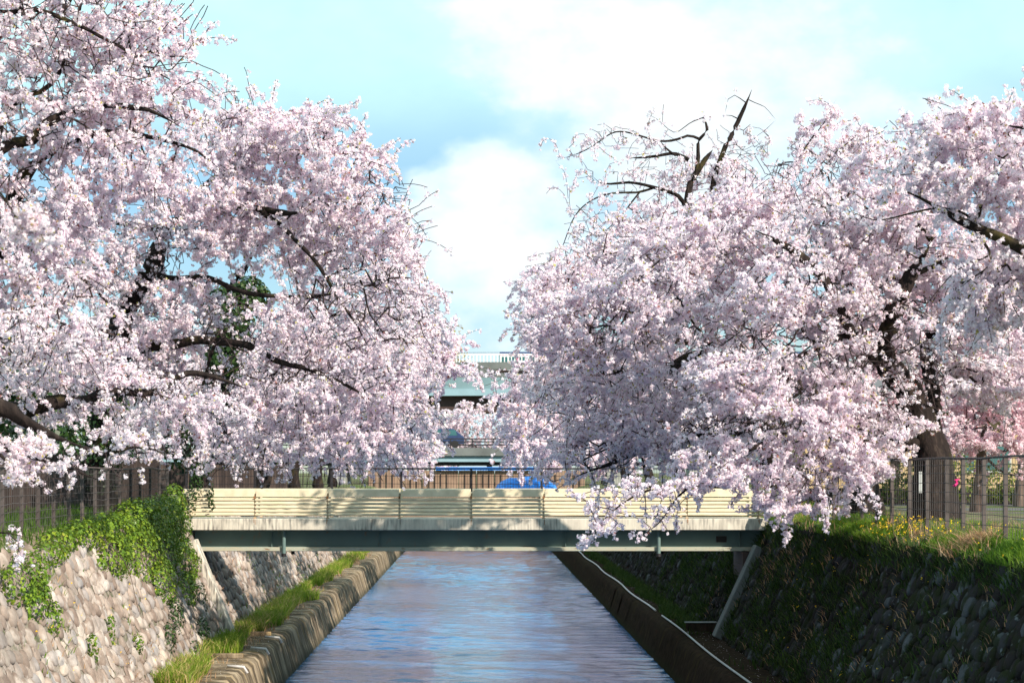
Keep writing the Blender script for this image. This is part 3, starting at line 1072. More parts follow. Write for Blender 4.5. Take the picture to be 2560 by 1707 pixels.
small_car('parked_car', -3.2, 172.0, zz(1119, 170), "dark car seen behind the far road bridge railing")

va = thing('viaduct', (0, 230, 4.3), "high railway viaduct with pale blue side and dark brown girder", 'viaduct')
D = 230


def skewbox(name, sy0, sy1, y0, y1, mat, x0=-70, x1=70, skew=0.085):
    """Long member of the viaduct, set slightly askew to the canal."""
    o = MB().box((x0, y0 - D, zz(sy1, D)), (x1, y1 - D, zz(sy0, D))).build(name, mat, va)
    o.location = (0, D, 0)
    o.rotation_euler = (0, 0, -skew)
    return o


skewbox('parapet', 905, 944, 230, 230.4, M['dark_concrete'])
skewbox('side_panel', 944.2, 972, 229.8, 238, M['teal'])
skewbox('side_panel', 972.2, 989, 229.6, 238.2, M['teal_light'])
skewbox('girder', 989.2, 1030, 230.9, 237, M['darkbrown'])
for xs in (-26, 26):
    o = MB().box((xs - 1.2, -.0 + 232, 4), (xs + 1.2, 236, zz(1030, D))).build('pier', M['concrete'], va)
for i in range(120):
    xs = -24 + i * .4
    o = MB().box((xs - .05, .1, zz(906, D)), (xs + .05, .16, zz(886, D))).build('baluster', M['white'], va)
    o.location = (0, D, 0)
    o.rotation_euler = (0, 0, -.085)
skewbox('handrail', 885, 887, 230.08, 230.2, M['white'], -24, 24)
tr = thing('train', (5, 234, zz(930, D)), "white commuter train with magenta stripe on the viaduct", 'train')
zt = zz(880, 234)
for c in range(2):
    x0 = 2.6 + c * 20.3
    bd = MB().box((x0, 233, zt - 3.3), (x0 + 19.7, 235.8, zt - .25)).build('carriage', M['white'], tr, bevel=.12)
    MB().prism_x([(233.15, zt - .26), (233.5, zt), (235.3, zt), (235.65, zt - .26)], x0 + .1, x0 + 19.6).build('roof', M['navy'], bd)
    MB().box((x0 + .05, 232.96, zt - .42), (x0 + 19.65, 232.995, zt - .30)).build('stripe', M['magenta'], bd)
    for k in range(9):
        xs = x0 + .25 + k * 2.15
        MB().box((xs, 232.97, zt - 1.35), (xs + .8, 232.99, zt - .6)).build('window', M['glass'], bd)
        MB().box((xs + .95, 232.97, zt - 1.35), (xs + 1.75, 232.99, zt - .6)).build('window', M['glass'], bd)
        if k % 3 == 0:
            MB().box((xs + 1.8, 232.965, zt - 3.0), (xs + 2.1, 232.985, zt - .5)).build('door_edge', M['magenta'], bd)
wr = MB().tube([(-60, 238, zz(881, 234)), (60, 230, zz(881.5, 234))], .025, 4).build('overhead_wire', M['wire'])
tag(wr, "thin overhead line stretched above the viaduct railing", 'wire')
for sxp, lab, rr_, dd in ((1084, "thicker grey utility pole below the viaduct", .28, 205), (1112, "slim white lamp pole below the viaduct", .13, 200)):
    p = P(sxp, 1030, dd)
    o = thing('utility_pole', (p.x, p.y, 4.3), lab, 'pole')
    MB().tube([(p.x, p.y, 4.2), (p.x, p.y, zz(1028, dd))], [rr_, rr_ * .7], 10).build('shaft', M['white' if rr_ < .2 else 'grey'], o)
    MB().box((p.x - .9, p.y - .06, zz(1040, dd)), (p.x + .9, p.y + .06, zz(1040, dd) + .12)).build('crossarm', M['grey'], o)

# building, hedge, low wall behind the verge on the right bank
hb = thing('tan_building', (22, 82, 4.43), "long tan walled building behind the hedge on the verge side", 'building')
MB().box((13.5, 82, 4.3), (60, 92, 8.2)).build('wall', M['tan'], hb)
rf = MB().prism_x([(81.2, 8.2), (87, 10.4), (92.8, 8.2), (92.8, 8.05), (81.2, 8.05)], 12.9, 60.6).build('roof', M['roof'], hb)
for xs in (20, 26, 32):
    w = MB().box((xs, 81.93, 5.6), (xs + 2, 82.0, 7.0)).build('window', M['grey'], hb)
    MB().box((xs + .1, 81.9, 5.7), (xs + 1.9, 81.925, 6.9)).build('pane', M['glass'], w)
lw = thing('low_board_wall', (12, 72, 4.43), "low dark board wall at the foot of the yellowish hedge", 'wall')
me = MB().box((0, 0, 0), (.285, .06, .62)).mesh('board')
me.materials.append(M['board'])
for i in range(90):
    o = link('board', me, lw)
    o.location = (10.5 + i * .3, 72, 4.42)
for (xx, yy), lab in (((10.9, 64), "plain cream house behind the trees beyond the bridge end"),):
    pass


# ------------------------------------------------------------------ trees
def catmull(pts, step):
    pts = [np.array(p, float) for p in pts]
    out = [pts[0]]
    ext = [2 * pts[0] - pts[1]] + pts + [2 * pts[-1] - pts[-2]]
    for i in range(1, len(ext) - 2):
        p0, p1, p2, p3 = ext[i - 1:i + 3]
        n = max(1, int(np.linalg.norm(p2 - p1) / step))
        for k in range(1, n + 1):
            t = k / n
            out.append(0.5 * (2 * p1 + (p2 - p0) * t + (2 * p0 - 5 * p1 + 4 * p2 - p3) * t * t + (3 * p1 - p0 - 3 * p2 + p3) * t ** 3))
    return np.array(out)


def frames(d):
    """Two unit vectors across each direction."""
    ref = np.where(np.abs(d[:, 2:3]) < 0.9, np.array([[0, 0, 1.0]]), np.array([[1.0, 0, 0]]))
    u = np.cross(d, ref)
    u /= np.linalg.norm(u, axis=1, keepdims=True) + 1e-9
    return u, np.cross(d, u)


def limb_mesh(name, pts, r0, r1, n=10, flare=0.0, r=None):
    """One swept limb with knobbly bark."""
    m_ = len(pts)
    t = np.gradient(pts, axis=0)
    t /= np.linalg.norm(t, axis=1, keepdims=True) + 1e-9
    u, w = frames(t)
    rad = np.linspace(r0, r1, m_) if r is None else r
    rad = rad * (1 + rng.normal(0, 0.035, m_))
    if flare:
        rad = rad * (1 + flare * np.exp(-np.arange(m_) / 4.0))
    a = np.linspace(0, 2 * np.pi, n, endpoint=False)
    lump = 1 + rng.normal(0, 0.06, (m_, n)) + 0.08 * np.sin(a * 3 + rng.uniform(0, 6))[None, :]
    ring = pts[:, None, :] + (u[:, None, :] * np.cos(a)[None, :, None] + w[:, None, :] * np.sin(a)[None, :, None]) * (rad[:, None] * lump)[:, :, None]
    v = ring.reshape(-1, 3)
    i, k = np.meshgrid(np.arange(m_ - 1), np.arange(n), indexing='ij')
    k2 = (k + 1) % n
    q = np.stack([i * n + k, i * n + k2, (i + 1) * n + k2, (i + 1) * n + k], -1).reshape(-1, 4)
    v = np.concatenate([v, pts[-1:] + t[-1:] * r1 * .4])
    tr = np.array([((m_ - 1) * n + k_, (m_ - 1) * n + (k_ + 1) % n, m_ * n) for k_ in range(n)])
    return mesh_np(name, v, q, tr, smooth=True)


def twig_mesh(name, a, b, ra, rb, sides=3):
    d = b - a
    d /= np.linalg.norm(d, axis=1, keepdims=True) + 1e-9
    u, w = frames(d)
    ang = np.arange(sides) * 2 * np.pi / sides
    cs = u[:, None, :] * np.cos(ang)[None, :, None] + w[:, None, :] * np.sin(ang)[None, :, None]
    A = a[:, None, :] + cs * ra[:, None, None]
    B = b[:, None, :] + cs * rb[:, None, None]
    v = np.concatenate([A, B], 1).reshape(-1, 3)
    e = np.arange(len(a))[:, None] * (2 * sides)
    k = np.arange(sides)[None, :]
    k2 = (k + 1) % sides
    q = np.stack([e + k, e + k2, e + sides + k2, e + sides + k], -1).reshape(-1, 4)
    return mesh_np(name, v, q)


def unit(n):
    x = rng.normal(size=(n, 3))
    return x / np.linalg.norm(x, axis=1, keepdims=True)


def petal_mesh(name, c, r, nq, flat=1.0, size=0.62):
    """Pompoms of petals: nq small bent squares round every centre, facing outward, none alike."""
    n = len(c)
    u = unit(n * nq)
    cc = np.repeat(c, nq, 0)
    rr = np.repeat(r, nq)
    pos = cc + u * (rr * rng.uniform(0.45, 1.0, n * nq))[:, None]
    nrm_ = u + 0.6 * unit(n * nq)
    nrm_ /= np.linalg.norm(nrm_, axis=1, keepdims=True) + 1e-9
    a, b = frames(nrm_)
    th = rng.uniform(0, 6.28, n * nq)
    ax = a * np.cos(th)[:, None] + b * np.sin(th)[:, None]
    ay = np.cross(nrm_, ax)
    s = rr * size * rng.uniform(0.7, 1.25, n * nq)
    ax *= s[:, None]
    ay *= (s * rng.uniform(.7, 1.0, n * nq))[:, None]
    v = np.stack([pos + ax * 1.25, pos - ax * .6 + ay * 1.05, pos - ax * .6 - ay * 1.05], 1).reshape(-1, 3)
    q = np.arange(n * nq * 3).reshape(-1, 3)
    t_ = rng.random(n * nq) * .75 + np.repeat(rng.random(n), nq) * .25
    small = rng.random(n * nq) < 0.045
    t_ = np.where(small, rng.random(n * nq) * .055, np.clip(t_, 0.06, 1))
    return mesh_np(name, v, tris=q, tint=t_)


def vnoise(p, s, seed=0):
    """Cheap smooth 3-D value noise on an array of points, 0..1."""
    q = p / s + seed * 17.3
    i = np.floor(q).astype(np.int64)
    f = q - i
    f = f * f * (3 - 2 * f)
    out = np.zeros(len(p))
    for dx in (0, 1):
        for dy in (0, 1):
            for dz in (0, 1):
                h = (i[:, 0] + dx) * 73856093 ^ (i[:, 1] + dy) * 19349663 ^ (i[:, 2] + dz) * 83492791
                h = ((h * 2654435761) & 0xFFFFFF) / 0xFFFFFF
                wgt = (f[:, 0] if dx else 1 - f[:, 0]) * (f[:, 1] if dy else 1 - f[:, 1]) * (f[:, 2] if dz else 1 - f[:, 2])
                out += h * wgt
    return out


def limb_r(L, n):
    t = np.linspace(0, 1, n)
    r = L[1] + (L[2] - L[1]) * t ** .8
    return r * np.clip((1 - t) / .14, .10, 1)


def cherry(label, base, trunk, limbs, blobs, n_attr, n_flower, mat='blossom', bark='bark', fr=0.058, nq=8, group=None,
           weep=0.25, twig_min=0.0092, gap=0.30, name='cherry_tree', seg=0.34, fsize=0.62, zmin=2.6, holes=(), spray=.6):
    """trunk / limbs: ([(x,y,z)...], r0, r1); blobs: (centre, radii, weight, density)."""
    root = thing(name, base, label, 'tree', group)
    nodes, par, rad = [], [], []
    all_limbs = [trunk] + limbs
    for li, L in enumerate(all_limbs):
        pts = catmull(L[0], 0.16)
        ts = np.arange(len(pts))[:, None] * 0.16
        wig = sum(np.sin(ts * rng.uniform(1.2, 4.0) + rng.uniform(0, 6.28, (1, 3))) * rng.uniform(.012, .030) * (1.5 if L[1] < .14 else 1) for _ in range(4))
        pts = pts + wig * np.minimum(1, np.minimum(ts, ts[::-1]) / .5)
        slim = 1.0 if li == 0 else 0.80
        link('trunk' if li == 0 else 'limb', limb_mesh('trunk' if li == 0 else 'limb', pts, L[1], L[2], 12 if L[1] > .12 else 8, 0.35 if li == 0 else 0, r=limb_r(L, len(pts)) * slim), root, M[bark])
        rr = limb_r(L, len(pts)) * slim
        prev = -1
        start = int(len(pts) * .35) if li == 0 else 1
        for k, p in enumerate(pts):
            if k < start:
                continue
            nodes.append(p)
            par.append(prev)
            rad.append(rr[k])
            prev = len(nodes) - 1
    n_limb = len(nodes)
    cap = n_limb + n_attr * 9
    X = np.zeros((cap, 3))
    X[:n_limb] = nodes
    par = par + [0] * (cap - n_limb)
    depth = np.zeros(cap)
    cnt = n_limb
    # attractors
    wts = np.array([b[2] for b in blobs], float)
    wts /= wts.sum()
    which = rng.choice(len(blobs), n_attr, p=wts)
    bc = np.array([tuple(b[0]) for b in blobs], float)[which]
    brd = np.array([b[1] for b in blobs], float)[which]
    u = unit(n_attr) * (rng.random(n_attr) ** (1 / 2.4))[:, None]
    at = bc + u * brd
    lump = vnoise(at * np.array([.8, .8, 1.5]), 1.1, 3)
    at = bc + u * brd * (0.82 + 0.36 * lump)[:, None]
    bden = np.array([b[3] for b in blobs], float)[which]
    d0 = np.min(np.linalg.norm(at[:, None, :] - X[None, :n_limb:2, :], axis=2), axis=1)
    order = np.argsort(d0)
    nden = np.ones(cap)
    for k in order:
        p = at[k]
        dv = X[:cnt] - p
        d2 = np.sqrt((dv * dv).sum(1))
        cost = d2 + 0.10 * depth[:cnt] + 0.25 * np.maximum(0, dv[:, 2] * .0)
        j = int(np.argmin(cost))
        L_ = d2[j]
        m_ = max(1, int(L_ / seg))
        prev = j
        vec = p - X[j]
        bend = rng.normal(0, 0.10, 3) * L_ + np.array([0, 0, 0.16 * L_])
        for s in range(1, m_ + 1):
            if cnt >= cap - 2:
                break
            t = s / m_
            X[cnt] = X[j] + vec * t + bend * (4 * t * (1 - t)) * .6 + (rng.normal(0, .03, 3) if s < m_ else 0)
            par[cnt] = prev
            depth[cnt] = depth[prev] + L_ / m_
            nden[cnt] = bden[k]
            prev = cnt
            cnt += 1
    # hanging outer twigs
    has_child = np.zeros(cap, bool)
    for k in range(n_limb, cnt):
        has_child[par[k]] = True
    tips = [k for k in range(n_limb, cnt) if not has_child[k]]
    centre = bc.mean(0)
    for k in tips:
        if cnt > cap - 12:
            continue
        if rng.random() > weep:
            # a slender spray running on past the tip, outward and nearly straight
            if rng.random() < spray:
                prev = k
                dirv = (X[k] - X[par[k]])
                dirv = dirv / (np.linalg.norm(dirv) + 1e-9) + 0.9 * (X[k] - centre) / (np.linalg.norm(X[k] - centre) + 1e-9) + rng.normal(0, .35, 3)
                dirv /= np.linalg.norm(dirv)
                step = rng.uniform(.12, .24)
                for s in range(rng.integers(3, 5)):
                    dirv = dirv + np.array([0, 0, rng.uniform(-.16, .05)]) + rng.normal(0, .07, 3)
                    dirv /= np.linalg.norm(dirv)
                    X[cnt] = X[prev] + dirv * step
                    X[cnt, 2] = max(X[cnt, 2], min(zmin, X[prev, 2]))
                    par[cnt] = prev
                    nden[cnt] = nden[k] * .55
                    prev = cnt
                    cnt += 1
            continue
        prev = k
        dirv = X[k] - X[par[k]]
        dirv /= np.linalg.norm(dirv) + 1e-9
        for s in range(rng.integers(2, 5)):
            dirv = dirv + np.array([0, 0, -0.55]) + rng.normal(0, .15, 3)
            dirv /= np.linalg.norm(dirv)
            X[cnt] = X[prev] + dirv * 0.22
            X[cnt, 2] = max(X[cnt, 2], min(zmin, X[prev, 2]))
            par[cnt] = prev
            nden[cnt] = nden[k]
            prev = cnt
            cnt += 1
    X = X[:cnt]
    par_a = np.array(par[:cnt])
    acc = np.zeros(cnt)
    for k in range(cnt - 1, n_limb - 1, -1):
        if acc[k] == 0:
            acc[k] = twig_min ** 2.6
        acc[par_a[k]] += acc[k]
    r_ = np.maximum(acc, twig_min ** 2.6) ** (1 / 2.6)
    r_[:n_limb] = np.array(rad)
    r_[n_limb:] = np.minimum(r_[n_limb:], 0.055)
    e = np.arange(n_limb, cnt)
    pa = par_a[e]
    ra = np.where(pa < n_limb, np.minimum(r_[e] * 1.2, r_[pa]), np.minimum(r_[pa], r_[e] * 1.5))
    tw = link('twigs', twig_mesh('twigs', X[pa], X[e], ra, r_[e], 3), root, M['twig'])
    tag(tw, kind='stuff')
    # blossom along the thin wood
    ok = (r_[e] < 0.034)
    ee, pp = e[ok], pa[ok]
    ln = np.linalg.norm(X[ee] - X[pp], axis=1)
    mid = (X[ee] + X[pp]) / 2
    g_ = vnoise(mid * np.array([.75, .75, 2.0]), 0.8, 5) * .6 + vnoise(mid * np.array([.8, .8, 1.7]), 2.2, 9) * .4
    wgt = ln * nden[ee] * np.clip((g_ - gap) * 3.2, 0.03, 1.0)
    wgt /= wgt.sum()
    pick = rng.choice(len(ee), n_flower, p=wgt)
    t = rng.random(n_flower)[:, None]
    c = X[pp[pick]] * (1 - t) + X[ee[pick]] * t
    c = c + unit(n_flower) * (rng.random(n_flower)[:, None] ** .7 * 0.11)
    c[:, 2] -= 0.02
    thin = np.where(np.array(rad) < 0.15)[0]
    if len(thin) and gap > 0:
        kk = rng.choice(thin, int(n_flower * .05))
        cl = X[kk] + unit(len(kk)) * (np.array(rad)[kk] + rng.uniform(.03, .2, len(kk)))[:, None]
        keep = vnoise(cl, .6, 14) > .5
        cl = cl[keep] if 'broken topmost' not in label else cl[keep][:150]
        c[:len(cl)] = cl
    keep = np.ones(len(c), bool)
    for hc, hr in holes:
        dd = (((c - np.array(tuple(hc))) / np.array(hr)) ** 2).sum(1)
        keep &= (dd > 1) | (rng.random(len(c)) < .10)
    c = c[keep]
    n_flower = len(c)
    fl = link('blossom', petal_mesh('blossom', c, fr * rng.uniform(0.7, 1.25, n_flower), nq, size=fsize), root, M[mat])
    tag(fl, kind='stuff')
    return root


def PL(pts, d):
    out = []
    for p in pts:
        if len(p) == 3:
            d = p[2]
        out.append(P(p[0], p[1], d))
    return out


def BL(items, d0, rd0=2.2):
    """Crown masses given as photo pixel centre, pixel half sizes, distance, depth half size, weight, flower density."""
    out = []
    for it in items:
        sx, sy, rx, ry = it[:4]
        d = it[4] if len(it) > 4 and it[4] else d0
        rd = it[5] if len(it) > 5 and it[5] else rd0
        den = it[6] if len(it) > 6 else 1.0
        out.append((P(sx, sy, d), (rx / F * d, rd, ry / F * d), rx * ry * rd * d * d, den))
    return out


# --- left bank, from near to far
cherry("near limb and white blossom sprays reaching in low at the photo's left edge", (-9.6, 23.5, 4.5),
       ([(-9.6, 23.5, 4.4), (-9.4, 23.8, 5.2)] + PL([(-260, 980), (0, 1015), (60, 1042), (140, 1085), (220, 1122)], 25), .30, .085),
       [(PL([(-120, 1000), (0, 1110), (60, 1128), (150, 1165), (240, 1200), (262, 1196)], 24.6), .06, .012),
        (PL([(-120, 1020), (10, 1150), (60, 1195), (110, 1225), (170, 1235)], 24.3), .05, .01),
        (PL([(210, 1118), (260, 1135), (340, 1120), (420, 1135)], 25.5), .04, .01),
        (PL([(-200, 1100), (-40, 1300), (20, 1330), (80, 1345)], 24), .04, .01)],
       BL([(60, 1110, 110, 35, 24.6, .5), (70, 1175, 90, 40, 24.3, .5), (165, 1195, 60, 45, 24.3, .5), (200, 1150, 50, 40, 24.6, .4), (340, 1125, 110, 48, 25.5, .5, 1.3),
           (300, 1190, 40, 25, 25.2, .3), (350, 1185, 28, 28, 25.3, .3), (150, 1250, 45, 22, 24.4, .3), (30, 1335, 60, 18, 24, .3, .6), (45, 1365, 40, 14, 24, .2, .6), (40, 1420, 50, 16, 24, .3, .5)], 25),
       240, 700, 'blossom_white', spray=0, fr=.042, nq=18, weep=0, gap=.36, twig_min=.005, seg=.15, fsize=.42)
cherry("white blossom tuft hanging closest of all at the left edge", (-8.4, 15.5, 4.45),
       ([(-8.4, 15.5, 4.4), (-8.2, 15.5, 6.2), (-6.5, 15.3, 7.9), (-4.6, 15, 8.05)] + PL([(0, 480), (70, 545), (105, 590)], 15), .14, .006),
       [(PL([(0, 480), (60, 570), (60, 600)], 15), .012, .005)],
       BL([(70, 540, 26, 30, 15, .12), (115, 592, 22, 18, 15, .1), (60, 580, 26, 26, 15, .1), (40, 555, 20, 14, 15, .1)], 15), 50, 80, 'blossom_white', spray=0, fr=.034, nq=22, weep=0, gap=.0, twig_min=.004, seg=.08, fsize=.42)

cherry("tall cherry tree with mossy trunk at the left edge, nearest on the ivy wall's bank", (-9.5, 37, 4.55),
       (PL([(-85, 1325), (-70, 1100), (-45, 820), (5, 580), (49, 463), (100, 405), (190, 348)], 37), .40, .10),
       [(PL([(-70, 800, 37), (-60, 520, 36), (0, 381, 36), (82, 348), (109, 305), (180, 278), (326, 267, 35.5), (392, 278), (470, 330)], 36), .27, .03),
        (PL([(-60, 500, 36.5), (27, 283), (98, 234), (136, 185), (190, 90)], 36.5), .13, .03),
        (PL([(-60, 320, 36), (0, 80), (55, 27), (174, 54), (250, 90), (340, 150), (400, 230)], 36), .10, .02),
        (PL([(190, 348, 37), (280, 320), (360, 330), (470, 380), (560, 430)], 36), .10, .02),
        (PL([(-80, 1130, 38), (0, 1025), (60, 1030), (150, 1010), (270, 985, 39.5), (381, 978, 40), (468, 935, 40.5), (560, 950), (626, 975, 41)], 38), .25, .045),
        (PL([(5, 580, 37), (100, 640), (200, 700), (300, 790)], 36), .10, .02),
        (PL([(-20, 700, 37), (60, 560), (109, 571), (272, 555)], 36), .10, .02)],
       BL([(130, 90, 330, 170), (420, 80, 90, 120, 0, 1.2), (380, 220, 130, 90), (150, 300, 260, 130), (100, 520, 200, 120), (60, 690, 190, 110), (130, 850, 230, 90), (230, 960, 260, 60, 39, 1.5),
           (330, 420, 170, 80), (50, -130, 380, 110, 0, 0, .7), (470, 1010, 160, 50, 40.5, 1.2), (90, 1020, 150, 45, 38, 1.2)], 36.5, 2.2),
       2500, 31000, weep=.12, holes=[(P(240, 285, 34.6), (1.2, 1.6, .16)), (P(90, 355, 34.6), (.7, 1.6, .22)), (P(70, 430, 35), (.35, 2, .6)), (P(300, 985, 38.5), (1.5, 2.0, .16)), (P(490, 940, 39), (.9, 1.5, .18)), (P(590, 840, 40), (.8, 3, 1.2)), (P(130, 200, 34.6), (.5, 1.5, .4))], fr=.047, nq=8, fsize=.62, gap=.335, zmin=5.3)

cherry("large spreading cherry tree arching from the left bank towards the bridge", (-9.35, 49, 4.55),
       (PL([(245, 1310), (255, 1150), (265, 1000), (277, 900), (320, 790), (370, 670), (446, 544)], 49), .44, .20),
       [(PL([(440, 555, 49), (520, 530, 48), (599, 517, 47), (724, 533, 46), (762, 522, 45.6)], 47), .17, .075),
        (PL([(650, 520, 46.6), (720, 590, 46), (810, 690, 45.5), (890, 800), (935, 890)], 46), .10, .02),
        (PL([(446, 550, 49), (360, 575), (272, 555, 48), (109, 571, 47)], 48), .14, .04),
        (PL([(446, 544, 49), (560, 420, 48), (640, 340), (720, 300, 47)], 48), .14, .03),
        (PL([(560, 425, 48), (680, 395), (790, 375, 46.5), (900, 352)], 47), .09, .015),
        (PL([(372, 680, 49), (520, 705, 47.5), (640, 729, 46.5), (760, 740), (870, 748, 45)], 47), .12, .035),
        (PL([(277, 905, 49), (400, 865, 48), (540, 850, 47), (700, 900, 46), (850, 955, 45), (960, 1020, 44.5)], 47), .21, .03),
        (PL([(620, 380, 48), (632, 320), (630, 290)], 48), .05, .02),
        (PL([(790, 375, 46.5), (830, 310), (815, 255), (850, 270)], 46.5), .035, .008),
        (PL([(900, 700, 45.6), (940, 800), (955, 880), (950, 960)], 45.6), .03, .008),
        (PL([(540, 850, 47), (500, 1000), (560, 1100), (640, 1160)], 46), .06, .01),
        (PL([(265, 1010, 49), (330, 1080, 48), (420, 1120, 47)], 48), .07, .015)],
       BL([(560, 350, 130, 100), (680, 330, 150, 80), (800, 335, 110, 65, 46.5), (900, 372, 90, 45, 46.5, 1.0), (870, 470, 140, 100, 46.5), (960, 530, 90, 90, 46, 1.5), (640, 250, 60, 40, 48, 1, .8), (775, 265, 25, 25, 47, .4, .6), (650, 500, 180, 100), (480, 560, 180, 110), (280, 640, 180, 120),
           (970, 620, 95, 110, 46, 1.8), (830, 620, 150, 110), (1000, 750, 80, 130, 45.5, 1.6), (840, 800, 170, 110, 46), (650, 830, 160, 90, 47), (420, 790, 200, 100, 48.5),
           (300, 900, 220, 70, 48.5), (560, 960, 200, 70, 46.5), (800, 960, 190, 90, 45.5), (980, 930, 100, 100, 45, 1.4), (420, 1080, 190, 60, 47, 1.4), (660, 1080, 200, 80, 46, 1.6), (560, 1150, 120, 45, 46, 1.2),
           (880, 1100, 150, 85, 45.5, 1.6), (1010, 1050, 70, 80, 45, 1.2)], 47.5, 2.3),
       4000, 56000, weep=.22, holes=[(P(575, 815, 47), (.80, 4, 1.05)), (P(560, 930, 47), (.4, 4, .9)), (P(395, 630, 46.5), (.5, 2.5, .65)), (P(660, 525, 45.5), (1.2, 1.6, .18)), (P(280, 880, 47), (.4, 2.5, .9)), (P(470, 945, 46.5), (.9, 3, .16)), (P(750, 742, 44.8), (.9, 1.5, .14))], fr=.047, nq=8, fsize=.62, gap=.335, zmin=5.25)

cherry("cherry tree with an ivy wrapped trunk third along the left bank", (-9.3, 66, 4.55),
       (PL([(490, 1275), (515, 1050), (545, 860), (585, 720), (640, 610)], 66), .36, .14),
       [(PL([(545, 880, 66), (680, 835, 65), (800, 790), (980, 790, 63)], 65), .14, .03),
        (PL([(640, 615, 66), (780, 560, 65), (900, 590), (1010, 670, 64)], 65), .13, .025),
        (PL([(530, 960, 66), (700, 1000, 64), (880, 1060), (1010, 1110, 63)], 65), .12, .02),
        (PL([(640, 610, 66), (600, 500), (560, 430)], 66), .09, .02),
        (PL([(960, 800, 63), (1020, 860), (1060, 930), (1075, 990)], 62.5), .03, .008)],
       BL([(980, 650, 100, 110, 65), (1030, 800, 80, 110, 64), (860, 720, 150, 110), (1030, 940, 75, 90, 63, 1.5), (880, 950, 160, 110), (700, 600, 170, 110), (900, 1120, 130, 70, 64), (1010, 1080, 70, 70, 63), (720, 900, 150, 100), (640, 1100, 150, 80)], 65.5, 2.6),
       1500, 16000, fr=.06, nq=8, fsize=.64, weep=.35, zmin=5.1)

cherry("cherry tree fourth along the left bank, its low sprays nearly meeting the far side", (-9.4, 86, 4.5),
       (PL([(650, 1250), (680, 1100), (740, 960), (820, 860)], 86), .34, .12),
       [(PL([(720, 990, 86), (880, 930, 84), (1010, 900, 83), (1120, 925, 82)], 84), .14, .03), (PL([(820, 860, 86), (930, 800), (1030, 800, 84)], 85), .1, .02), (PL([(690, 1080, 86), (850, 1100), (1000, 1140, 83)], 84), .1, .02)],
       BL([(1075, 850, 80, 50, 84, 2.5, 1.8), (1095, 885, 55, 30, 83.5, 2.5, 2.2), (1095, 885, 55, 30, 83.5, 2.5, 2.2), (1060, 960, 60, 40, 83, 2.5, 1.8), (1110, 922, 80, 26, 82.5, 1.5, 2.2), (1170, 930, 40, 16, 82, 1, 2), (1050, 970, 60, 70, 83, 1.8), (950, 900, 110, 100), (1010, 1100, 75, 90, 84), (900, 1060, 130, 110), (850, 860, 120, 80), (1060, 1130, 30, 60, 84, 1.2)], 85, 2.6),
       1100, 11500, fr=.078, nq=8, fsize=.64, zmin=5.0, weep=.4, twig_min=.010)

# --- right bank, from near to far
cherry("cherry limb with big pale blossom balls reaching in from the right edge", (10.6, 29, 4.5),
       ([(11.2, 28.6, 4.4), (11.0, 28.7, 6.5)] + PL([(2760, 860), (2660, 690), (2560, 618), (2480, 575), (2400, 545), (2300, 490), (2205, 455)], 29.5), .33, .03),
       [(PL([(2430, 560, 29.6), (2470, 650), (2400, 720)], 29.4), .04, .008), (PL([(2440, 560, 29.6), (2470, 470), (2510, 400), (2560, 360)], 29.5), .05, .01),
        (PL([(2660, 690, 29.5), (2680, 480), (2600, 340), (2480, 300)], 30), .10, .015), (PL([(2460, 570, 29.6), (2350, 530), (2200, 545), (2100, 520)], 29.8), .03, .006),
        (PL([(2470, 640, 29.5), (2390, 680), (2300, 780)], 29.3), .02, .005)],
       BL([(2450, 330, 150, 65), (2380, 400, 110, 70), (2560, 400, 120, 100), (2520, 280, 90, 40, 0, .6), (2330, 300, 80, 45, 0, .7), (2470, 480, 130, 60, 29.6, 1, .7), (2290, 440, 60, 50, 0, .6, .7), (2500, 670, 120, 80, 30, 1, .5), (2515, 215, 14, 16, 0, .2), (2480, 760, 130, 80, 30.5, 1, .5), (2640, 600, 120, 160, 30.5)], 29.8, 1.2),
       1000, 9000, spray=.2, fr=.052, nq=12, weep=.15, gap=.2, twig_min=.0065, fsize=.5)

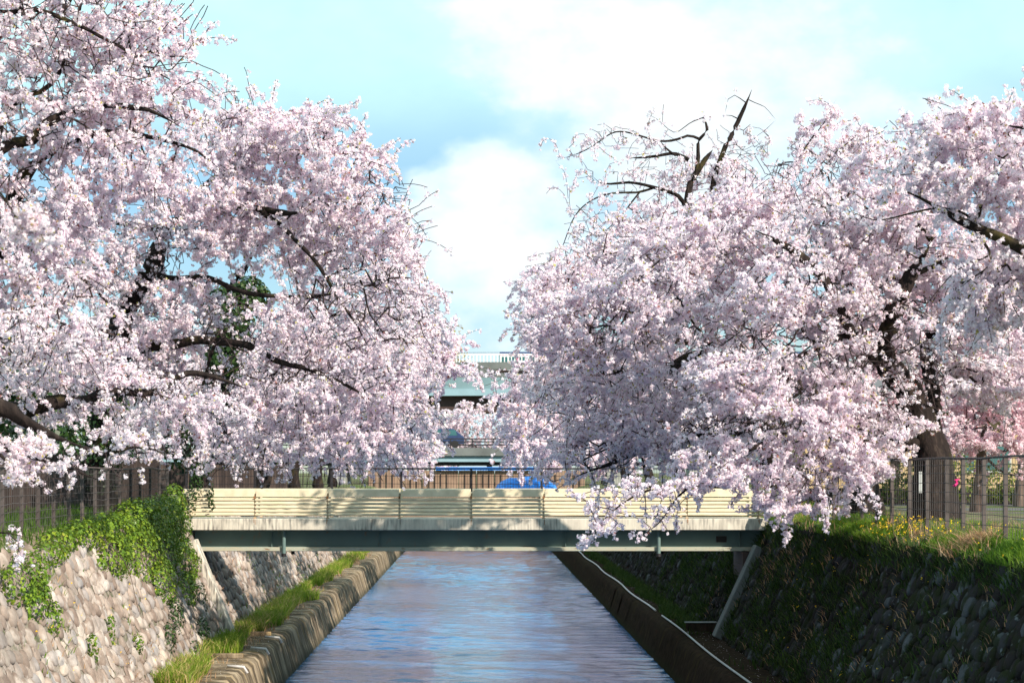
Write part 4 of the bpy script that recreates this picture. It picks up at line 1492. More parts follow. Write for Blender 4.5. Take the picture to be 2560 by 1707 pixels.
cherry("huge old cherry tree with thick dark forked trunk behind the verge fence", (9.75, 42, 4.5),
       (PL([(2335, 1335), (2333, 1230), (2322, 1120), (2285, 1010), (2245, 940, 41.8), (2212, 870, 41.5), (2235, 770, 41), (2285, 690, 41), (2330, 600, 41)], 42), .52, .10),
       [(PL([(2335, 1170, 42.2), (2332, 1020, 42.5), (2314, 910, 43), (2335, 820, 43), (2400, 720), (2440, 600, 42)], 42.5), .27, .07),
        (PL([(2250, 950, 41.9), (2160, 880, 41.2), (2110, 790, 40.6), (2060, 700, 40.3), (2004, 642, 40), (1950, 610), (1890, 577, 39.8)], 41), .19, .09),
        (PL([(2320, 1130, 42), (2200, 1075, 41.2), (2050, 1085, 40.5), (1912, 1109, 40), (1770, 1169, 39.5), (1660, 1210, 39.2), (1560, 1260), (1460, 1345, 39)], 40), .13, .012),
        (PL([(2215, 870, 41.5), (2130, 840, 41), (2040, 860, 40.5), (1960, 930, 40), (1900, 1010)], 41), .12, .02),
        (PL([(2050, 1090, 40.5), (1990, 1180, 40), (1960, 1260, 39.6), (1940, 1310)], 40), .05, .01),
        (PL([(2330, 600, 41), (2270, 540), (2190, 500), (2100, 470)], 41), .08, .015),
        (PL([(2300, 680, 41), (2390, 640), (2490, 560)], 41), .08, .015),
        (PL([(1770, 1169, 39.5), (1700, 1240, 39.2), (1660, 1300), (1600, 1340)], 39.2), .04, .008),
        (PL([(2315, 1120, 42), (2210, 1140, 41), (2160, 1200, 40.5)], 41), .08, .01)],
       BL([(2230, 560, 200, 110), (2060, 620, 170, 110), (2330, 720, 220, 130, 43), (2100, 760, 180, 110), (1960, 760, 150, 110, 40.5), (2050, 920, 190, 100, 40.5), (1880, 920, 140, 100, 40), (2440, 850, 150, 110, 43), (2300, 890, 120, 110, 40.2, 1), (2420, 720, 130, 120, 42), (2500, 960, 110, 90, 43.5),
           (2275, 1010, 100, 80, 40.4, 1), (2180, 870, 90, 90, 40, 1), (1900, 1050, 180, 80, 40), (2090, 1060, 160, 90, 40.3), (2130, 1150, 110, 70, 40, 1.2), (1990, 1190, 140, 80, 39.7, 1.2), (1960, 1275, 70, 45, 39.5, .6), (1780, 1170, 150, 60, 39.5, 1.2, .8), (1640, 1225, 150, 45, 39.2, 1, .45), (1560, 1290, 110, 32, 39, .7, .35),
           (1520, 1335, 70, 20, 39, .5, .6), (1430, 1348, 50, 8, 39, .3, .5), (1660, 1310, 50, 25, 39.2, .4, .5), (2200, 980, 100, 90, 41, 1.2), (2250, 430, 160, 90, 42), (1480, 1255, 60, 25, 39.2, .5)], 41.3, 1.9),
       3700, 50000, weep=.12, holes=[(P(1840, 1065, 40.3), (1.6, 2.6, .24)), (P(1980, 985, 40.5), (.5, 2.5, .35)), (P(2228, 900, 39.8), (.28, 2.0, .9)), (P(1950, 610, 38.8), (.7, 1.2, .22)), (P(2320, 930, 41), (.22, 2.5, .7))], fr=.047, nq=8, fsize=.62, gap=.335, zmin=4.15)

cherry("dark limbed cherry tree with a heavy low bough towards the bridge", (9.6, 49, 4.45),
       (PL([(2172, 1315), (2160, 1210), (2145, 1110), (2100, 980), (2060, 860), (2000, 760), (1950, 660), (1910, 560)], 49), .40, .09),
       [(PL([(2130, 1080, 49), (2060, 1000, 48.4), (1995, 965, 48), (1950, 1005, 47.5), (1880, 1055, 47.2), (1813, 1087, 47), (1745, 1098), (1683, 1098, 46.6), (1600, 1120), (1500, 1170, 45.5), (1420, 1200)], 48), .30, .05),
        (PL([(2000, 965, 48), (1900, 930, 47.6), (1800, 905), (1743, 890, 47), (1700, 915), (1672, 928, 46.8), (1560, 930, 46), (1450, 925, 45.5)], 47), .25, .06),
        (PL([(1800, 905, 47.4), (1760, 850), (1720, 800), (1690, 700)], 47.5), .07, .015),
        (PL([(2000, 760, 49), (1880, 740, 48.5), (1700, 760, 47.6), (1580, 760)], 48), .10, .02),
        (PL([(1910, 560, 49), (1960, 460, 49), (2040, 330), (2090, 250)], 49), .06, .008),
        (PL([(1930, 600, 49), (2000, 500), (2060, 420), (2160, 300)], 50), .05, .008),
        (PL([(1910, 560, 49), (1850, 470), (1820, 400)], 49), .05, .01)],
       BL([(1960, 500, 170, 90, 49.5), (1840, 580, 160, 110, 46.5), (2060, 400, 100, 70, 50, 1.4), (2085, 290, 30, 55, 49.5, .4, .8), (1985, 330, 50, 50, 49.5, .5, .7), (2150, 360, 70, 60, 50, .9, .8), (1690, 630, 150, 100, 44.0), (1600, 740, 160, 110, 43.2), (1790, 780, 170, 110, 48),
           (1520, 880, 150, 90, 43.8), (1680, 960, 170, 80, 46.8), (1490, 1010, 140, 80, 46.3), (1640, 1090, 160, 70, 46.2), (1480, 1130, 130, 60, 45.8, 1.3), (1800, 1050, 120, 70, 47), (1370, 1190, 60, 22, 45.6, .7), (1420, 810, 110, 90, 43.6, 1.8),
           (1840, 900, 110, 80, 47.6, 1.5), (1560, 620, 110, 60, 48.6, 1.4)], 48, 2.1),
       3500, 48000, weep=.12, holes=[(P(1830, 1065, 45.6), (1.7, 2.2, .24)), (P(1985, 975, 46.6), (.5, 2, .35)), (P(1700, 905, 45.4), (.95, 2.0, .22)), (P(1560, 935, 44.6), (1.0, 1.4, .12))], fr=.048, nq=8, fsize=.62, gap=.335, zmin=4.9)

cherry("cherry tree with bare broken topmost limbs against the clouds", (9.3, 60, 4.45),
       (PL([(1965, 1290), (1915, 1100), (1850, 880), (1775, 680), (1718, 517)], 60), .36, .15),
       [(PL([(1718, 520), (1732, 452), (1755, 415), (1781, 376)], 60), .14, .10),
        (PL([(1735, 450), (1748, 400), (1748, 348), (1765, 320), (1759, 294)], 60), .085, .05),
        (PL([(1800, 560), (1790, 470), (1808, 381), (1830, 335), (1851, 294), (1866, 258), (1879, 226)], 60.6), .13, .07),
        (PL([(1748, 348), (1715, 340), (1661, 343), (1600, 338), (1525, 343), (1460, 370), (1389, 403)], 60), .055, .012),
        (PL([(1722, 400), (1690, 388), (1640, 392), (1575, 395)], 60), .075, .04),
        (PL([(1690, 390), (1665, 370), (1650, 352)], 60), .05, .03),
        (PL([(1715, 520), (1690, 490), (1634, 468), (1575, 455), (1498, 457), (1480, 440)], 60), .09, .03),
        (PL([(1634, 470), (1560, 478), (1498, 505), (1440, 545), (1411, 600), (1395, 640)], 60), .05, .012),
        (PL([(1600, 480), (1560, 530), (1500, 590), (1470, 640)], 60), .035, .008),
        (PL([(1759, 294), (1720, 310), (1680, 330), (1640, 300), (1610, 280)], 60), .022, .006),
        (PL([(1866, 258), (1840, 240), (1822, 250), (1812, 285)], 60.6), .022, .006),
        (PL([(1850, 300), (1830, 290), (1808, 288)], 60.6), .03, .012),
        (PL([(1872, 250), (1910, 270), (1940, 300)], 60.6), .018, .005),
        (PL([(1850, 880, 60), (1700, 850, 59), (1560, 870, 58), (1410, 849, 57), (1360, 815), (1323, 784, 56.5)], 58), .16, .06),
        (PL([(1775, 680), (1650, 690, 59), (1520, 700, 58), (1420, 680)], 59), .12, .02)],
       BL([(1500, 340, 90, 40, 0, .8, .35), (1420, 385, 60, 30, 0, .6, .5), (1620, 340, 90, 40, 0, .6, .25), (1440, 450, 50, 40, 0, .6, .35), (1560, 430, 90, 50, 0, .8, .3), (1690, 450, 60, 60, 0, .8, .5), (1480, 560, 80, 70, 0, 1, .3), (1780, 440, 110, 70, 61, 1.2, .8),
           (1860, 370, 90, 50, 61, 1, .4), (1640, 560, 120, 70, 60, 1.6), (1450, 690, 120, 90, 58.5), (1560, 700, 120, 90, 59), (1355, 735, 75, 75, 57.5, 1.6), (1360, 825, 50, 55, 57, 1.5), (1400, 800, 100, 90, 58), (1420, 940, 110, 80, 58), (1620, 860, 140, 100, 59),
           (1740, 620, 130, 100, 60.5)], 60, 2.2),
       2200, 19000, fr=.055, nq=8, fsize=.64, weep=.35, twig_min=.008)

cherry("cherry tree fourth along the right bank with a twisted bough over the water", (9.4, 75, 4.45),
       (PL([(1815, 1262), (1780, 1120), (1700, 1000), (1600, 930)], 75), .34, .12),
       [(PL([(1600, 930, 75), (1500, 905, 73.5), (1440, 905, 72.8), (1360, 920, 72), (1290, 928), (1200, 935, 71)], 73), .13, .04),
        (PL([(1435, 905, 72.8), (1415, 960), (1440, 1010), (1445, 1050)], 72.5), .08, .04), (PL([(1740, 1060, 75), (1560, 1050, 73), (1400, 1090, 72)], 74), .12, .03),
        (PL([(1600, 930, 75), (1520, 860), (1420, 850)], 74), .09, .02)],
       BL([(1240, 932, 95, 26, 71.5, 1.2, 2.0), (1330, 940, 80, 60, 72), (1420, 1000, 110, 90, 73), (1310, 1040, 70, 80, 72, 1.6), (1380, 1120, 130, 60, 72.5), (1530, 1080, 140, 100, 74), (1350, 850, 40, 40, 71.5, 1), (1600, 980, 130, 90, 75), (1260, 990, 40, 60, 71.5, 1), (1480, 900, 110, 70, 74)], 73.5, 2.4),
       1000, 12000, fr=.07, nq=8, fsize=.64, weep=.4, twig_min=.009)

cherry("pale cherry tree fifth along the right bank drooping behind the mesh fence", (9.6, 93, 4.45),
       (PL([(1706, 1245), (1680, 1120), (1600, 1020), (1500, 980)], 93), .32, .1),
       [(PL([(1650, 1070, 93), (1480, 1040, 91), (1330, 1080, 89)], 91), .12, .02), (PL([(1500, 980, 93), (1400, 950), (1310, 970, 90)], 91), .1, .02)],
       BL([(1340, 1080, 90, 80, 90), (1290, 1140, 55, 45, 89, 1.5), (1440, 1060, 130, 110, 91), (1560, 1040, 130, 110, 93), (1330, 980, 80, 60, 90), (1480, 960, 120, 70, 92)], 91, 2.6),
       700, 8000, fr=.085, nq=8, fsize=.64, weep=.4, twig_min=.011)

# pinker trees set back beyond the street on the right
for k, (tx, ty, blobs, lab) in enumerate((
        (14.6, 58, [(2470, 960, 110, 120), (2420, 1080, 120, 60), (2530, 830, 120, 130), (2500, 1060, 110, 70), (2440, 1110, 120, 28), (2545, 1112, 90, 26)], "slender deeper pink cherry tree behind the verge, its thin grey trunk by the hedge"),
        (18.0, 66, [(2570, 700, 110, 180), (2600, 900, 110, 130), (2560, 1050, 90, 80), (2640, 560, 100, 140)], "deeper pink cherry tree with pale trunk at the right edge"),
        (15.5, 74, [(2250, 960, 130, 110), (2330, 1060, 110, 70), (2200, 830, 130, 110), (2400, 900, 110, 120), (2290, 740, 120, 90), (2310, 1105, 110, 32), (2200, 1080, 90, 50)], "deeper pink cherry tree glimpsed behind the thick forked trunk"))):
    s = VX + tx / ty * F
    zb_ = 4.43
    top = Vector((tx + .3, ty, 7.2))
    cherry(lab, (tx, ty, zb_), ([(tx, ty, zb_ - .1), (tx + .08, ty, 5.8), tuple(top)], .19, .10),
           [([tuple(top), (tx - 1.0, ty, 8.6), (tx - 1.6, ty, 10.2)], .08, .02), ([tuple(top), (tx + 1.0, ty + .4, 8.4), (tx + 1.5, ty, 10.0)], .08, .02),
            ([(tx + .1, ty, 6.1), (tx + 1.2, ty, 5.5), (tx + 1.9, ty, 5.2)], .06, .015)],
           BL(blobs, ty, 2.0), 900, 10500, 'blossom_pink', 'bark_grey', fr=.062, nq=8, fsize=.64, weep=.05, twig_min=.008)

# far rows: one tree, copied with its trunk, limb and blossom
def far_proto(x, y, label, group, side):
    b = Vector((x, y, 4.4))
    w = lambda dx, dy, dz: tuple(b + Vector((dx * side, dy, dz)))
    return cherry(label, tuple(b), ([w(0, 0, -.2), w(-.2, 0, 1.6), w(-.9, 0, 3.2)], .34, .18),
                  [([w(-.9, 0, 3.2), w(-3, .3, 4.5), w(-5.6, 0, 4.6)], .14, .03), ([w(-.9, 0, 3.2), w(-1.2, 1.5, 5.5), w(-2, 2, 7)], .12, .03), ([w(-.7, 0, 2.8), w(1.2, -1.2, 5), w(2, -1.5, 6.5)], .12, .03)],
                  [(w(-4.5, 0, 4.2), (2.8, 3.0, 1.6), 3, 1), (w(-2, 1, 6.4), (2.6, 3, 1.8), 3, 1), (w(1.2, -1, 6), (2.8, 3, 2), 3, 1), (w(-6.2, 0, 3.0), (1.6, 2.4, 1.8), 2, 1), (w(0, 0, 4.2), (3, 3, 1.4), 2, 1)],
                  700, 6500, fr=.105, nq=8, fsize=.66, weep=.4, twig_min=.014, group=group)


def copy_tree(src, loc, rz, sc, label=None):
    r = src.copy()
    COL.objects.link(r)
    r.location = loc
    r.rotation_euler = (0, 0, rz)
    r.scale = (sc,) * 3
    if label:
        r['label'] = label
    for ch in list(src.children):
        c = ch.copy()
        COL.objects.link(c)
        inv = ch.matrix_parent_inverse.copy()
        c.parent = r
        c.matrix_parent_inverse = inv
    return r


LABL = "pink cherry tree in the far row on the ivy wall's bank"
LABR = "pink cherry tree in the far row on the shaded wall's bank"
fl_ = far_proto(-9.6, 104, LABL, 'far cherry trees on the sunlit bank', 1 * -1)
fr_ = far_proto(9.8, 112, LABR, 'far cherry trees on the shaded bank', 1)
for x, y, rz, sc in ((-9.8, 122, .3, 1.0), (-10.2, 140, -.5, 1.05), (-13.5, 100, 2.2, .9), (-15, 118, 1.4, 1.0), (-16, 78, 2.6, 1.0), (-15.5, 60, 1.7, .8)):
    copy_tree(fl_, (x, y, 4.4), rz, sc)
for x, y, rz, sc in ((10.2, 130, .4, 1.0), (11, 147, -.4, 1.05), (15, 100, 2.4, .9), (16, 122, 1.4, 1.0), (21, 88, 2.2, .9)):
    copy_tree(fr_, (x, y, 4.4), rz, sc)
LABM = "pink cherry tree glimpsed under the viaduct beyond the road bridge"
for k, (x, y, rz, sc) in enumerate(((-9, 200, .3, 1.0), (-4, 208, 1.3, .95), (1.5, 204, 2.8, 1.05), (7, 210, 4.0, 1.0), (13, 203, 5.0, 1.0), (-15, 206, .9, 1.1))):
    t_ = copy_tree(fl_, (x, y, 4.4), rz, sc, LABM)
    t_['group'] = 'cherry trees under the viaduct'


# ------------------------------------------------------------------ leaf clouds: ivy, hedge, ochre trees
def leaf_cloud(blobs, n, size, seed_noise=.5, shell=.35, hang=0.3):
    w = np.array([b[1][0] * b[1][1] + b[1][1] * b[1][2] + b[1][0] * b[1][2] for b in blobs])
    k = rng.choice(len(blobs), n, p=w / w.sum())
    c = np.array([tuple(b[0]) for b in blobs], float)[k]
    r = np.array([b[1] for b in blobs], float)[k]
    u = unit(n)
    p = c + u * r * (1 - shell * rng.random(n) ** 1.5)[:, None]
    lump = vnoise(p, seed_noise, 2)
    p = c + (p - c) * (0.78 + .45 * lump)[:, None]
    nn_ = u / r
    nn_ /= np.linalg.norm(nn_, axis=1, keepdims=True)
    nn_ = nn_ + 0.55 * unit(n) + np.array([0, 0, .25])
    nn_ /= np.linalg.norm(nn_, axis=1, keepdims=True)
    return p, nn_, lump


def leaves(name, p, nn_, size, mat, parent=None, tint=None):
    n = len(p)
    a, b = frames(nn_)
    th = rng.uniform(0, 6.28, n)
    ax = a * np.cos(th)[:, None] + b * np.sin(th)[:, None]
    ay = np.cross(nn_, ax)
    s = size * rng.uniform(.45, 1.45, n)
    ax, ay, up = ax * s[:, None], ay * s[:, None], nn_ * (s * .25)[:, None]
    v = np.stack([p - ax * .6, p - ay * .55 + up, p + ax * .75, p + ay * .55 + up], 1).reshape(-1, 3)
    t = rng.random(n) if tint is None else tint
    return link(name, mesh_np(name, v, quads=np.arange(n * 4).reshape(-1, 4), tint=np.clip(t, 0, 1)), parent, M[mat])


def ivy_plant(name, label, blobs, n, size, mat, cat='ivy', stems=(), tint_pow=1.0):
    c0 = blobs[0][0]
    root = thing(name, (c0[0], c0[1], c0[2] - blobs[0][1][2]), label, cat)
    p, nn_, lump = leaf_cloud(blobs, n, size)
    o = leaves('foliage', p, nn_, size, mat, root, tint=(rng.random(n) * .7 + .3 * lump) ** tint_pow)
    tag(o, kind='stuff')
    for st in stems:
        link('stem', limb_mesh('stem', catmull(st, .2), .014, .005, 5), root, M['bark_grey'])
    return root


ivy_plant('ivy_bush', "big bright green ivy bush spilling over the wall at the bridge's sunlit end",
          [((-8.15, 52.6, 4.0), (.62, 1.4, .85)), ((-8.1, 50.4, 4.25), (.65, 1.6, .80)), ((-8.1, 47.6, 4.35), (.6, 1.8, .62)), ((-7.9, 49.6, 3.5), (.45, 1.8, .85)), ((-7.75, 52.2, 3.1), (.45, 1.4, .9)),
           ((-7.85, 46.4, 3.6), (.40, 2.2, .85)), ((-7.85, 43.0, 3.75), (.32, 1.6, .6)), ((-7.55, 47.6, 2.75), (.30, 1.6, .75)), ((-7.45, 50.8, 2.5), (.3, 1.1, .65)), ((-8.15, 44.6, 4.3), (.5, 1.8, .45)), ((-7.95, 44.6, 3.75), (.22, .9, .5)),
           ((-8.2, 41.6, 4.3), (.42, 1.8, .33)), ((-8.15, 38.8, 4.25), (.36, 1.5, .28)), ((-8.2, 53.8, 4.7), (.35, .6, .6))],
          30000, .058, 'ivy', stems=([(-8.2, 51, 4.9), (-7.5, 50.3, 4.3), (-7.1, 49.6, 4.0)], [(-8.1, 46, 4.8), (-7.5, 47.0, 3.5), (-7.1, 47.3, 2.9)], [(-8.0, 41, 4.5), (-7.5, 42.4, 3.7), (-7.3, 43, 2.6)]), tint_pow=.75)
ivy_plant('ivy_patch', "light green ivy curtain on the wall at the photo's lower left edge",
          [((-7.75, 34.2, 3.75), (.30, 1.5, .5)), ((-7.65, 34.6, 3.35), (.22, 1.0, .45)), ((-7.55, 35.4, 2.95), (.16, .5, .4)), ((-7.95, 36.8, 4.1), (.3, 1.2, .25))], 2600, .055, 'ivy', tint_pow=.8)
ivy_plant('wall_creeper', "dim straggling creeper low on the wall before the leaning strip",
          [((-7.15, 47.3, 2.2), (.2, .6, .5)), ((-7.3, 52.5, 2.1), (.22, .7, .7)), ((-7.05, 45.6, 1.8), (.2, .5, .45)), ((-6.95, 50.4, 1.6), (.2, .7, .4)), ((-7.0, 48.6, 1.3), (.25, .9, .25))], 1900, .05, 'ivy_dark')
for k, (y_, z_, lab) in enumerate(((39.6, 2.55, "thin yellow green weed tuft high on the pale wall"), (41.6, 2.0, "tall yellow green weed streak mid wall by the shadow edge"), (37.4, 2.35, "small green weed clump low on the pale wall"))):
    x_ = -6.81 - (z_ - 1.05) * .408
    ivy_plant('wall_weed', lab, [((x_ + .12, y_, z_), (.12, .22, .22)), ((x_ + .1, y_ + .1, z_ - .3), (.10, .15, .2))], 160, .05, 'grass', cat='weed')
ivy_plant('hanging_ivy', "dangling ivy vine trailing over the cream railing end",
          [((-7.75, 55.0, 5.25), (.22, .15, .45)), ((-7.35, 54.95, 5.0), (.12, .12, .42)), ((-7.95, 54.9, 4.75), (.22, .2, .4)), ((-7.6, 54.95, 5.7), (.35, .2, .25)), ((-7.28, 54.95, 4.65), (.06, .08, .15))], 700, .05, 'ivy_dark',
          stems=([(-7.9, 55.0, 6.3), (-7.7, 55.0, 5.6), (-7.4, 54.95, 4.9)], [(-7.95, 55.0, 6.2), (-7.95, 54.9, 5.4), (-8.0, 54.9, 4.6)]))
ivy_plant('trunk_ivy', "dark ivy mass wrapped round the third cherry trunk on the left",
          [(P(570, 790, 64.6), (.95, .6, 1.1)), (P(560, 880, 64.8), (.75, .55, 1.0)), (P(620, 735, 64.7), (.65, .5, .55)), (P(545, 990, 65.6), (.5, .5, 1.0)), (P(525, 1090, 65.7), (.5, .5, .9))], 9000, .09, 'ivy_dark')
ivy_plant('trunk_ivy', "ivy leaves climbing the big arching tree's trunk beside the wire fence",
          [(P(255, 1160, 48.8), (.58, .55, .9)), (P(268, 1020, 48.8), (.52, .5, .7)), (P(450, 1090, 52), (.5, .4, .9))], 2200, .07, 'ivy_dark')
for k, (x_, y_, z_, r_, lab) in enumerate(((-12.5, 44, 6.2, 1.9, "dark evergreen shrub behind the board fence by the left edge"), (-12.9, 52, 6.6, 2.2, "tall dark evergreen shrub between the two left trunks"), (-13.2, 60, 6.6, 2.1, "dark evergreen shrub behind the ivy trunk"),
                                            (-13.6, 70, 6.2, 2.0, "dark evergreen shrub farthest behind the board fence"))):
    ivy_plant('evergreen_shrub', lab, [((x_, y_, z_), (r_ * .8, r_ * 1.5, r_)), ((x_ + .4, y_ + 1.4, z_ - .9), (r_ * .6, r_, r_ * .8))], 2600, .13, 'ivy_dark', cat='shrub')
ivy_plant('hedge', "loose yellowish green hedge behind the verge fence before the tan wall",
          [((14.2 + k * 1.5, 70.6 + .2 * (k % 2), 5.15), (.95, .45, .75 + .15 * (k % 3))) for k in range(8)], 6500, .085, 'hedge', cat='hedge')
# budding ochre trees far behind
for k, (sx_, sy_, d, r_, lab) in enumerate(((1035, 850, 270, 5.2, "ochre budding tree behind the far left cherries"), (1090, 855, 285, 4.2, "brownish bare crowned tree next to the ochre one behind the viaduct"), (1090, 1045, 240, 4.0, "ochre leafed tree glimpsed below the viaduct"))):
    c = P(sx_, sy_, d)
    root = thing('budding_tree', (c.x, d, 4.4), lab, 'tree')
    link('trunk', limb_mesh('trunk', catmull([(c.x, d, 4.2), (c.x + .2, d, (4.2 + c.z) / 2), (c.x, d, c.z)], 1.0), .45, .15, 8), root, M['bark_grey'])
    p, nn_, lump = leaf_cloud([(c, (r_, r_, r_ * .85)), (c + Vector((-r_ * .8, 0, -r_ * .6)), (r_ * .8, r_, r_ * .7)), (c + Vector((r_ * .5, 0, -r_ * .8)), (r_ * .8, r_, r_ * .7))], 3000, .3, 2.5, .8)
    tag(leaves('foliage', p, nn_, .24, 'budding', root), kind='stuff')
for k, (x_, y_, r_, h_) in enumerate(((13.0, 47.5, .12, 7.0),)):
    pass


# ------------------------------------------------------------------ grass
def blades(name, pos, h, w, mat, lean=.35, tintv=None, drift=(0, 0)):
    n = len(pos)
    th = rng.uniform(0, 6.28, n)
    side = np.stack([np.cos(th), np.sin(th), np.zeros(n)], 1) * (w * rng.uniform(.6, 1.3, n))[:, None]
    hh = h * rng.uniform(.45, 1.25, n)
    ln = rng.normal(0, lean, (n, 2)) + np.array(drift)
    tip = pos + np.stack([ln[:, 0] * hh, ln[:, 1] * hh, hh], 1)
    mid = pos + np.stack([ln[:, 0] * hh * .28, ln[:, 1] * hh * .28, hh * .6], 1)
    v = np.stack([pos - side, pos + side, mid + side * .7, mid - side * .7, tip], 1).reshape(-1, 3)
    i = np.arange(n) * 5
    q = np.stack([i, i + 1, i + 2, i + 3], 1)
    t = np.stack([i + 3, i + 2, i + 4], 1)
    tv = rng.random(n) if tintv is None else np.clip(tintv, 0, 1)
    o = link(name, mesh_np(name, v, q, t, tint=np.concatenate([tv, tv])), None, M[mat])
    return tag(o, kind='stuff')


def scatter(n, x0, x1, y0, y1, dens, power=1.0):
    x = rng.uniform(x0, x1, n * 3)
    y = y0 + (y1 - y0) * rng.random(n * 3) ** power
    k = rng.random(n * 3) < dens(x, y)
    return x[k][:n], y[k][:n]


# sunlit ledge: tufts along the foot of the wall
def dl_(x, y):
    nz = vnoise(np.stack([x * .6, y, 0 * x], 1), 1.5, 4)
    band = np.select([y < 46.8, (y < 48.6), (y < 53.2), (y < 54.9), (y < 73), (y < 80), (y < 95)], [.9, .15, .9, .12, 1.0, .65, .9], .6)
    reach = np.select([y < 46.8, y < 53.2, y < 57, y < 72, y < 80], [.75, .85, .7, 1.12, .5], .85)
    dist = (x + 6.9)
    return band * (dist < reach * (.55 + .7 * nz)) * (nz > .12)


x, y = scatter(17000, -6.88, -5.65, 42, 128, dl_, 1.25)
blades('ledge_grass', np.stack([x, y, np.full(len(x), 1.045)], 1),   .38, .015, 'grass', .5, .45 + .6 * rng.random(len(x)) * (.5 + vnoise(np.stack([x, y, 0 * x], 1), 2.0, 8)))


def dr2(x, y):
    nz = vnoise(np.stack([x * .6, y, 0 * x], 1), 1.6, 6)
    return (y > 57) * ((6.78 - x) < .78 * (.4 + nz)) * .9 + (y < 57) * (nz > .62) * .12


x, y = scatter(7000, 5.95, 6.75, 38, 125, dr2, 1.2)
blades('ledge_grass', np.stack([x, y, np.full(len(x), 1.045)], 1), .24, .014, 'dark_weed', .45, .3 + .7 * rng.random(len(x)))


# verge on top of the shaded wall
def zr(x):
    return np.interp(x, [8.1, 8.35, 8.75, 9.6, 12.4], [4.2, 4.33, 4.45, 4.51, 4.44])


def dv_(x, y):
    nz = vnoise(np.stack([x * 1.3, y, 0 * x], 1), .9, 7)
    return np.clip((nz - .30) * 2.2, 0, 1) * np.where(x > 9.0, .30, 1.0)


x, y = scatter(20000, 8.02, 10.2, 28, 56, dv_)
tv = .25 + .6 * vnoise(np.stack([x * 1.5, y, 0 * x], 1), 1.1, 3) * (.4 + rng.random(len(x)))
blades('verge_grass', np.stack([x, y, zr(x) - .02], 1), .19, .010, 'grass', .55, tv, (-.1, 0))
x, y = scatter(3000, 8.05, 10.0, 56, 110, dv_)
blades('verge_grass', np.stack([x, y, zr(x) - .02], 1), .3, .02, 'grass', .5)
x, y = scatter(5000, -10.3, -8.1, 32, 60, lambda x, y: .5 + 0 * x)
blades('bank_grass', np.stack([x, y, np.interp(-x, [8.08, 8.35, 8.8, 9.6, 12], [4.22, 4.38, 4.52, 4.58, 4.6]) - .02], 1), .28, .011, 'grass', .4, .45 * rng.random(len(x)))


# weeds rooted in the joints of both walls
def wall_weeds(name, Wd, n, dens, y0, y1, h, mat, tint):
    yy = y0 + (y1 - y0) * rng.random(n * 3)
    ss = rng.uniform(.1, Wd['L'], n * 3)
    k = rng.random(n * 3) < dens(yy, ss)
    yy, ss = yy[k][:n], ss[k][:n]
    pos = Wd['base'] + ss[:, None] * Wd['up'] + yy[:, None] * np.array([0, 1.0, 0]) + Wd['nor'] * rng.uniform(.02, .12, len(yy))[:, None]
    return blades(name, pos, h, .011, mat, .55, tint(len(yy)), tuple(Wd['nor'][:2] * .7))


def dwr(y, s):
    nz = vnoise(np.stack([s * 1.2, y * .8, 0 * s], 1), .75, 12)
    near = np.clip((y - 35.5) / 5, .22, 1)
    top = (s > 2.95) * .9
    return np.clip(((nz - .32) * 3.0) * near + top * (nz > .25), 0, 1)


wall_weeds('wall_weeds', WR, 16000, dwr, 29, 75, .16, 'dark_weed', lambda n: rng.random(n))
wall_weeds('dry_wall_weeds', WR, 1500, lambda y, s: (vnoise(np.stack([s, y, 0 * s], 1), .6, 21) > .70) * 1.0, 29, 60, .16, 'dry', lambda n: rng.random(n) * .6)
wall_weeds('wall_weeds', WL, 2600, lambda y, s: np.clip((vnoise(np.stack([s * .6, y, 0 * s], 1), .6, 31) - .66) * 5, 0, 1), 31, 100, .14, 'grass', lambda n: .3 + .6 * rng.random(n))
wall_weeds('dry_wall_weeds', WL, 1300, lambda y, s: np.clip((vnoise(np.stack([s * .6, y, 0 * s], 1), .6, 41) - .68) * 5, 0, 1), 31, 70, .13, 'dry', lambda n: rng.random(n))


# dead stalks among the green, and petals that have already fallen
x, y = scatter(1500, 8.02, 10.0, 28, 60, lambda x, y: vnoise(np.stack([x, y, 0 * x], 1), 1.1, 17) > .5)
blades('dead_stalks', np.stack([x, y, zr(x) - .02], 1), .27, .008, 'dry', .5)
x, y = scatter(900, -6.85, -5.8, 42, 110, lambda x, y: vnoise(np.stack([x, y, 0 * x], 1), 1.3, 18) > .5)
blades('dead_stalks', np.stack([x, y, np.full(len(x), 1.04)], 1), .28, .009, 'dry', .6)


def petals_on(name, x, y, z, s):
    n = len(x)
    nn_ = unit(n) * .35 + np.array([0, 0, 1.0])
    nn_ /= np.linalg.norm(nn_, axis=1, keepdims=True)
    tag(leaves(name, np.stack([x, y, z], 1), nn_, s, 'blossom', tint=.1 + .9 * rng.random(n)), kind='stuff')


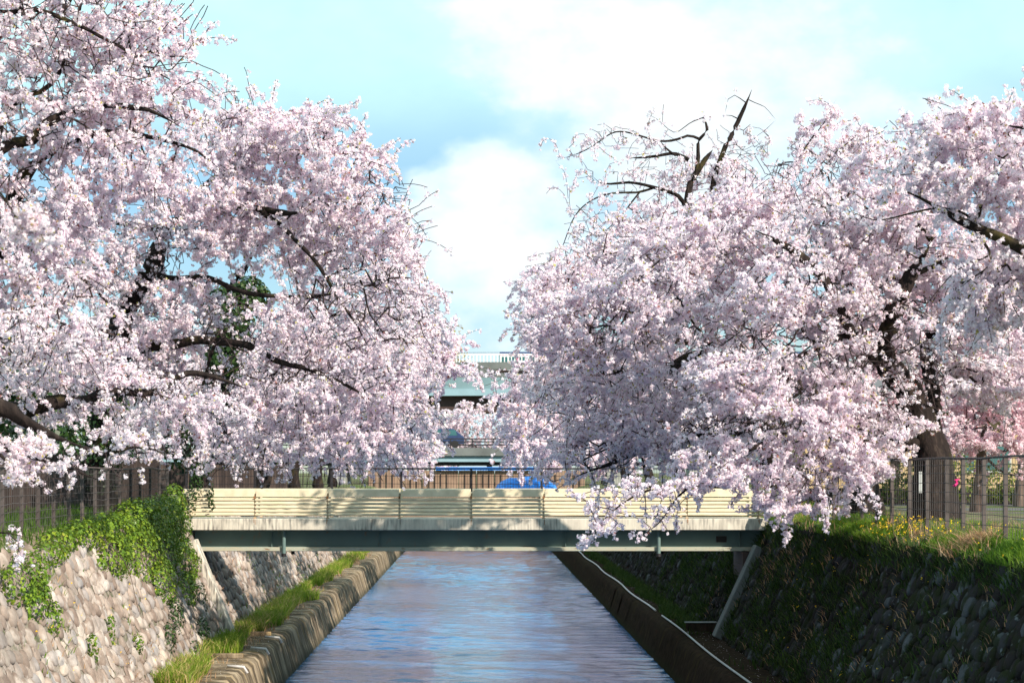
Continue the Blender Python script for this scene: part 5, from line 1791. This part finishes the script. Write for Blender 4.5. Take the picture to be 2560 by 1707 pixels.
x = rng.uniform(-6.8, -5.5, 900)
petals_on('fallen_petals', x, rng.uniform(40, 110, 900), np.full(900, 1.062) + rng.uniform(0, .05, 900), .016)
x = rng.uniform(5.9, 6.7, 500)
petals_on('fallen_petals', x, rng.uniform(38, 90, 500), np.full(500, 1.062), .014)
x = rng.uniform(8.0, 10, 1300)
petals_on('fallen_petals', x, rng.uniform(29, 60, 1300), zr(x) + rng.uniform(.01, .12, 1300), .015)
x = rng.uniform(-5.1, 5.2, 260)
petals_on('floating_petals', x, rng.uniform(36, 120, 260), np.full(260, .03), .013)


# small yellow flowers
def flowers(name, pos):
    n = len(pos)
    c = np.repeat(pos, 2, 0) + rng.normal(0, .012, (n * 2, 3))
    nn_ = unit(n * 2) * .6 + np.array([0, -.5, .8])
    nn_ /= np.linalg.norm(nn_, axis=1, keepdims=True)
    return tag(leaves(name, c, nn_, .022, 'yellow'), kind='stuff')


x = rng.uniform(8.0, 8.7, 130)
y = rng.normal(38.6, 1.5, 130)
xx2 = rng.uniform(8.0, 8.8, 70)
yy2 = rng.uniform(30, 48, 70)
x, y = np.concatenate([x, xx2]), np.concatenate([y, yy2])
flowers('yellow_flowers', np.stack([x, y, zr(x) + rng.uniform(.12, .36, len(x))], 1))
ss = rng.uniform(.5, 3.3, 60)
yy = rng.uniform(33, 48, 60)
flowers('yellow_flowers', WR['base'] + ss[:, None] * WR['up'] + yy[:, None] * np.array([0, 1.0, 0]) + WR['nor'] * .14)
ss = rng.uniform(.3, 2.6, 45)
yy = rng.uniform(33, 46, 45)
flowers('yellow_flowers', WL['base'] + ss[:, None] * WL['up'] + yy[:, None] * np.array([0, 1.0, 0]) + WL['nor'] * .16)

# withered reddish clump and small straw tufts on the verge
def dry_clump(label, c, n, r, h):
    p = np.array(c) + np.stack([rng.normal(0, r * .6, n), rng.normal(0, r, n), np.zeros(n)], 1)
    p[:, 2] = zr(p[:, 0]) - .02
    o = blades('dry_grass_clump', p, h, .010, 'dry', .7)
    del o['kind']
    tag(o, label, 'plant')


dry_clump("withered reddish brown grass clump at the verge edge by the right border", (8.38, 33.6, 4.4), 900, .30, .26)
dry_clump("small straw coloured dead tuft in the bright verge grass", (8.5, 36.4, 4.4), 160, .2, .18)

# sun-bleached tag plate on the thick trunk
p = P(2303, 1205, 41.2)
tg = MB().box((p.x - .035, 41.25, p.z - .22), (p.x + .035, 41.28, p.z + .22)).build('trunk_tag', M['grey'])
tag(tg, "narrow pale blue grey plate fixed upright on the thick trunk", 'plate')
